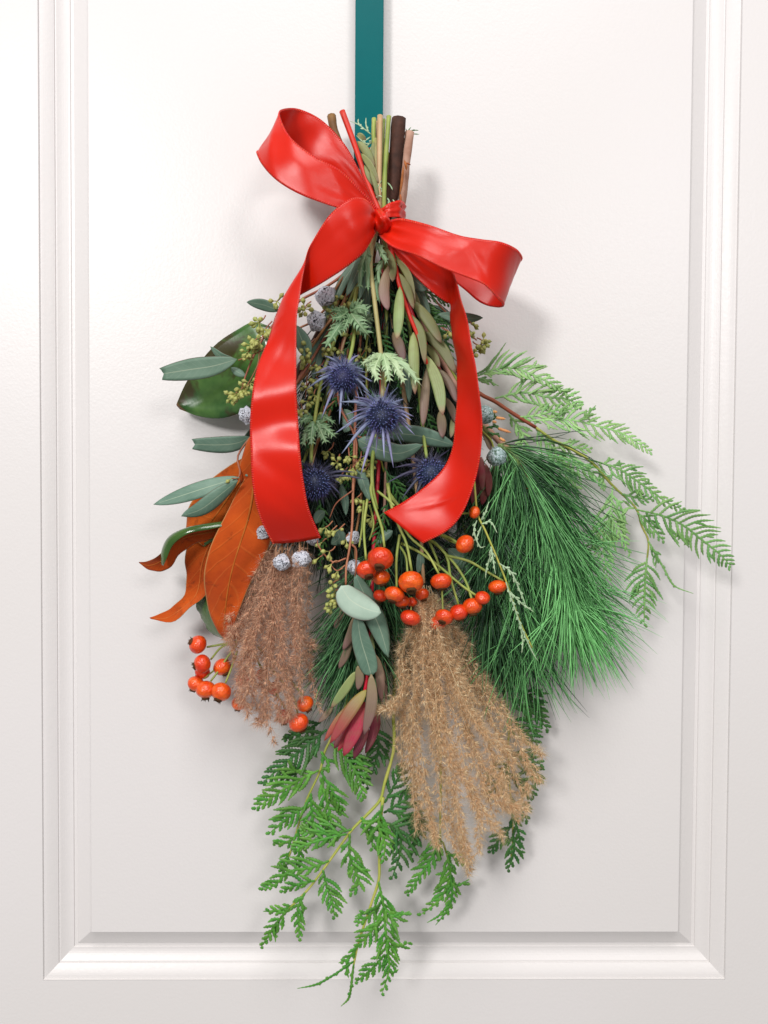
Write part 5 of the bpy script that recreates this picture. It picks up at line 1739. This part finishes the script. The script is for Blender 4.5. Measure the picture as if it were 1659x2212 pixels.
    A([(1050, 960), (1080, 1005), (1148, 972)], 34, 6, 22)
    A([(1030, 830), (1080, 870), (1130, 900)], 32, 18, 18)
    # ---- right, behind the golden plume
    t = Thing('cedar_branch', 'dark cedar branch showing behind the right edge of the golden plume', 'cedar', (842, 520, 22))
    sm = MB()
    stem(sm, [(844, 340, 36), (842, 520, 22), (930, 900, 12), (1050, 1300, 14), (1096, 1540, 18)] + ZP(7, [(1340, 300), (1345, 450), (1360, 640), (1365, 760), (1355, 860)], (20, 24)), 3.4, 1.8, 8, 40, knots=.05)
    t.part('stem', sm, M['cedar_stem'])
    A = lambda pts, h, a, b, m=D, sp=9.5, w=3.6, ang=40, tp='tip', **kw: spray(t, 7, pts, h, a, b, sp, w, ang, m, tp, **kw)
    A([(1340, 60), (1420, 100), (1480, 150), (1545, 225)], 24, 34, 30)
    A([(1330, 150), (1420, 220), (1490, 300)], 22, 34, 34)
    A([(1345, 330), (1420, 360), (1515, 400)], 24, 30, 34)
    A([(1345, 440), (1420, 480), (1470, 560)], 24, 34, 34)
    A([(1350, 380), (1300, 450), (1250, 560)], 22, 34, 34)
    A([(1355, 560), (1400, 620), (1440, 682)], 24, 26, 26)
    A([(1362, 700), (1300, 770), (1248, 842)], 24, 22, 24)
    A([(1365, 740), (1370, 830), (1338, 935)], 26, 24, 24)
    A([(1360, 640), (1390, 730), (1405, 800)], 24, 16, 18)
    A([(1420, 360), (1480, 440), (1500, 490)], 22, 24, 24)
    A([(1380, 20), (1460, 60), (1520, 160)], 20, 30, 30)
    # ---- grey-green juniper with bluish cones
    t = Thing('juniper_sprig', 'slender pale juniper sprig with two bluish cones in front of the pine', 'juniper', (842, 500, 46))
    sm = MB()
    stem(sm, [(856, 330, 48), (842, 500, 44), (920, 700, 46), (1010, 860, 56), (1034, 920, 60), (1060, 950, 62), (1066, 968, 62)], 3, 2, 7, 24)
    ln = ZP(4, [(110, 1120), (150, 1205), (220, 1370), (270, 1500), (330, 1680), (400, 1830)], (78, 84))
    stem(sm, [(1010, 860, 56), (1020, 980, 66), (1026, 1060, 74)] + ln, 2.6, 1.8, 7, 34)
    t.part('stem', sm, M['cedar_stem'])
    s1 = Vector((.7, -.5, .3))
    t.inst('cypress_cone', cone_mesh, P(1073, 986, 74), Vector((.1, -.6, -.7)).normalized(), 21.5 * PX(74))
    t.inst('cypress_cone', cone_mesh, P(1047, 896, 72), Vector((.3, -.7, -.3)).normalized(), 20 * PX(72))
    A = lambda pts, h, a, b, m='juniper', sp=9, w=2.4, ang=36, **kw: spray(t, 4, pts, h, a, b, sp, w, ang, m, sub=False, **kw)
    A([(130, 1170), (180, 1160), (215, 1220)], 80, 8, 8)
    A([(105, 1150), (90, 1210), (120, 1290), (150, 1290)], 80, 8, 10)
    A([(120, 1160), (150, 1110), (170, 1050)], 76, 8, 8)
    A([(180, 1290), (190, 1350), (205, 1440)], 84, 12, 12)
    A([(190, 1300), (160, 1400), (150, 1460)], 80, 8, 8)
    A([(225, 1380), (290, 1430), (340, 1540), (370, 1610)], 84, 12, 14)
    A([(280, 1530), (340, 1590), (410, 1640)], 84, 12, 12)
    A([(330, 1690), (350, 1780), (345, 1860)], 84, 10, 10)
    A([(260, 1480), (300, 1600), (350, 1740), (400, 1850), (430, 1900)], 85, 9, 9)
    A([(130, 1180), (100, 1250), (70, 1260)], 78, 6, 6)
    for x, y, x2, y2 in ((330, 450, 400, 450), (380, 535, 520, 552), (410, 690, 600, 750), (330, 590, 390, 600), (430, 830, 520, 880)):
        mb = MB()
        beads(mb, [P(*Z(11, x, y, 62)), P(*Z(11, (x + x2) / 2, (y + y2) / 2, 63)), P(*Z(11, x2, y2, 62))], 3.4 * PX(62), Vector((0, -1, 0)), 3.4 * PX(62), rnd(), flat=.8)
        t.part('pollen_cone', mb, M['orange_tip'])
    for pts in ([(200, 470), (340, 500), (400, 540)], [(200, 560), (330, 560), (400, 500)], [(240, 680), (340, 660), (420, 690)], [(330, 620), (380, 650), (440, 720)], [(260, 750), (400, 780), (450, 850)]):
        spray(t, 11, pts, 60, 8, 8, 8, 2.8, 36, 'cedar_dark', sub=False)


build_cedar()


# ------------------------------------------------------------------ grass plumes
def strand(t, uvh, mbri, mhair, w, dens=4.6, blen=17, hair=17, hl=26):
    """one drooping branch of a plume: paired spikelets, each a tuft of silky hair and a few stiff awns"""
    uvh = [uvh[0]] + [(u + gau(0, 5), v + gau(0, 4), h + gau(0, 2.5)) for u, v, h in uvh[1:]]
    pts = path(uvh, 60)
    mb = MB()
    h = sum(p[2] for p in uvh) / len(uvh)
    px = PX(h)
    mb.tube(pts, [lerp(.9, .35, i / 60) * px for i in range(61)], 4, 0, r=.9)
    L = sum((pts[i + 1] - pts[i]).length for i in range(60)) / px
    q = .04
    ph = rnd() * 6
    while q < 1:
        step = dens / L * uni(.5, 1.5) * (1 + 1.2 * max(0, q - .75) / .25)
        q += step
        if q >= 1:
            break
        i = min(59, int(q * 60))
        p = pts[i].lerp(pts[i + 1], q * 60 - i)
        T = (pts[i + 1] - pts[i]).normalized()
        sd = Vector((gau(0, 1), gau(0, .8) - .3, gau(0, .5)))
        sd = (sd - T * sd.dot(T)).normalized()
        wid = (.75 + .35 * math.sin(q * 17 + ph)) * min(1, .5 + q * 1.3) * min(1, (1 - q) * 4 + .35)
        o = p + (sd * uni(.15, 1.25) + T * uni(.2, .9)) * w * px * wid
        mb.tube([p, p.lerp(o, .5) + T * .4 * px, o], [.3 * px, .25 * px, .22 * px], 3, 0, r=.8, cap=False)
        rr = rnd() ** .7
        main = (sd * .6 + T * .8).normalized()
        for b in range(int(uni(2, 5.5))):
            d = (main + Vector((gau(0, .5), gau(0, .5), gau(0, .5)))).normalized()
            mb.spindle(o, o + d * blen * uni(.5, 1.15) * px, uni(.8, 1.45) * px, 0, min(1, max(0, rr + gau(0, .2))), .35)
        for b in range(hair):
            d = (main * .6 + Vector((gau(0, .65), gau(0, .65), gau(0, .65)))).normalized()
            e = o + (d * uni(.6, 1.1) + T * .12) * hl * px
            s_ = d.cross(Vector((gau(0, 1), gau(0, 1), gau(0, 1)))).normalized() * .45 * px
            r2 = rnd()
            a1, a2, a3 = mb.vert(o + s_, 0, 0, r2), mb.vert(o - s_, 0, 0, r2), mb.vert(e, 1, 0, r2)
            mb.face((a1, a2, a3), 1)
    t.part('plume_strand', mb, [M[mbri], M[mhair]])


def build_plumes():
    t = Thing('grass_plume', 'brown feathery grass plume at the left, below the wide ribbon tail', 'grass plume', (812, 300, 50), 'dried grass plumes')
    sm = MB()
    stem(sm, [(812, 262, 50), (816, 470, 48), (770, 640, 36), (700, 900, 40), (650, 1100, 50), (632, 1180, 52)], 3.4, 2.6, 7, 30)
    t.part('stem', sm, M['st_tan'])
    rows = [([(1060, 330), (1000, 480), (850, 680), (760, 820), (735, 960)], 50), ([(1080, 340), (960, 560), (850, 800), (780, 1000), (770, 1200)], 54),
            ([(1090, 350), (1000, 600), (900, 900), (840, 1200), (850, 1480), (870, 1610)], 58), ([(1100, 360), (1020, 650), (920, 1000), (880, 1300), (940, 1560), (965, 1650)], 50),
            ([(1110, 380), (1060, 650), (1000, 950), (980, 1250), (1030, 1500), (1060, 1790)], 60), ([(1130, 400), (1090, 700), (1070, 1000), (1010, 1300), (1000, 1480), (1010, 1620)], 54),
            ([(1150, 430), (1120, 700), (1110, 1000), (1120, 1250), (1150, 1500), (1150, 1640)], 64), ([(1200, 420), (1180, 700), (1190, 950), (1180, 1200), (1190, 1400), (1185, 1560)], 56),
            ([(1240, 400), (1220, 650), (1230, 900), (1250, 1100), (1250, 1300), (1270, 1480)], 66), ([(1290, 330), (1260, 600), (1270, 850), (1300, 1050), (1320, 1250), (1390, 1570)], 56),
            ([(1310, 330), (1310, 560), (1300, 800), (1310, 1000), (1350, 1140)], 52), ([(1090, 340), (930, 700), (850, 950), (830, 1150), (800, 1380), (820, 1500)], 48),
            ([(1180, 380), (1040, 800), (960, 1060), (930, 1300), (900, 1480)], 62), ([(1120, 380), (990, 640), (880, 830), (800, 1000), (760, 1120)], 58),
            ([(1200, 400), (1150, 760), (1080, 1060), (1060, 1300), (1090, 1540), (1110, 1600)], 60)]
    rows += [([(1170, 330), (1130, 560), (1100, 820), (1060, 1060), (1050, 1250)], 66), ([(1250, 330), (1240, 560), (1240, 820), (1230, 1060), (1220, 1250)], 70),
             ([(1070, 340), (980, 540), (880, 720), (800, 880), (770, 1040)], 60), ([(1120, 360), (1030, 620), (960, 860), (900, 1080), (880, 1250)], 64)]
    rows += [([(x + gau(0, 26), y + gau(0, 30)) for x, y in pts], h + uni(-8, 6)) for pts, h in rows[::6]]
    for pts, h in rows:
        strand(t, ZP(5, pts, (h, h - 6)), 'plume_brown', 'hair_brown', 9, 3.9)
    t = Thing('grass_plume', 'golden feathery grass plume at the lower right, below the central rose hips', 'grass plume', (821, 250, 58), 'dried grass plumes')
    sm = MB()
    stem(sm, [(821, 250, 58), (820, 336, 60), (821, 440, 58), (840, 640, 34), (880, 900, 34), (905, 1100, 44), (915, 1260, 50)], 6, 4, 10, 30)
    t.part('stem', sm, M['st_tan'])
    st = [(915, 1255), (930, 1300)]
    ends = [([(905, 1360), (880, 1450), (884, 1580), (896, 1700), (908, 1800)], 48), ([(900, 1370), (868, 1480), (868, 1600), (880, 1690)], 44), ([(918, 1380), (905, 1500), (912, 1640), (930, 1760), (945, 1830)], 60),
            ([(925, 1390), (930, 1520), (940, 1650), (960, 1780), (980, 1850)], 66), ([(935, 1390), (955, 1520), (975, 1660), (995, 1780), (1010, 1860)], 68), ([(940, 1380), (965, 1500), (1000, 1640), (1030, 1760), (1045, 1840)], 66),
            ([(945, 1370), (990, 1490), (1030, 1620), (1060, 1740), (1085, 1810)], 62), ([(950, 1370), (1010, 1490), (1060, 1610), (1090, 1700), (1110, 1780)], 56), ([(955, 1365), (1020, 1470), (1075, 1580), (1120, 1680), (1136, 1760)], 52),
            ([(960, 1360), (1030, 1460), (1090, 1560), (1140, 1640), (1168, 1690)], 58), ([(965, 1350), (1040, 1460), (1090, 1540), (1135, 1600), (1172, 1630)], 50), ([(970, 1340), (1000, 1400), (1040, 1460), (1062, 1510)], 44),
            ([(900, 1350), (870, 1420), (860, 1500), (840, 1530), (802, 1528)], 58), ([(920, 1380), (940, 1560), (965, 1720), (1000, 1830), (1018, 1880)], 56), ([(930, 1400), (970, 1580), (1020, 1720), (1060, 1800)], 70),
            ([(905, 1380), (900, 1540), (905, 1660), (920, 1760), (935, 1820)], 52), ([(935, 1370), (985, 1500), (1040, 1640), (1090, 1730), (1130, 1750)], 68), ([(915, 1360), (920, 1480), (950, 1600), (1000, 1700), (1040, 1790)], 72),
            ([(940, 1340), (960, 1420), (1010, 1520), (1060, 1600), (1110, 1640)], 66), ([(900, 1340), (890, 1420), (890, 1520), (895, 1620)], 64), ([(955, 1350), (985, 1440), (1020, 1540), (1070, 1660), (1100, 1740)], 70),
            ([(905, 1330), (930, 1430), (940, 1540), (945, 1640)], 72), ([(930, 1330), (990, 1370), (1030, 1430)], 46)]
    ends += [([(u + gau(0, 12), v + gau(0, 10)) for u, v in pts], h + uni(-9, 9)) for pts, h in ends[::4]]
    for pts, h in ends:
        a = (uni(905, 935), uni(1262, 1290), 50)
        strand(t, [a] + [(u, v, h - 2 + 2 * (i > 1)) for i, (u, v) in enumerate(pts)], 'plume_gold', 'hair_gold', 9.5, 4.0)


build_plumes()
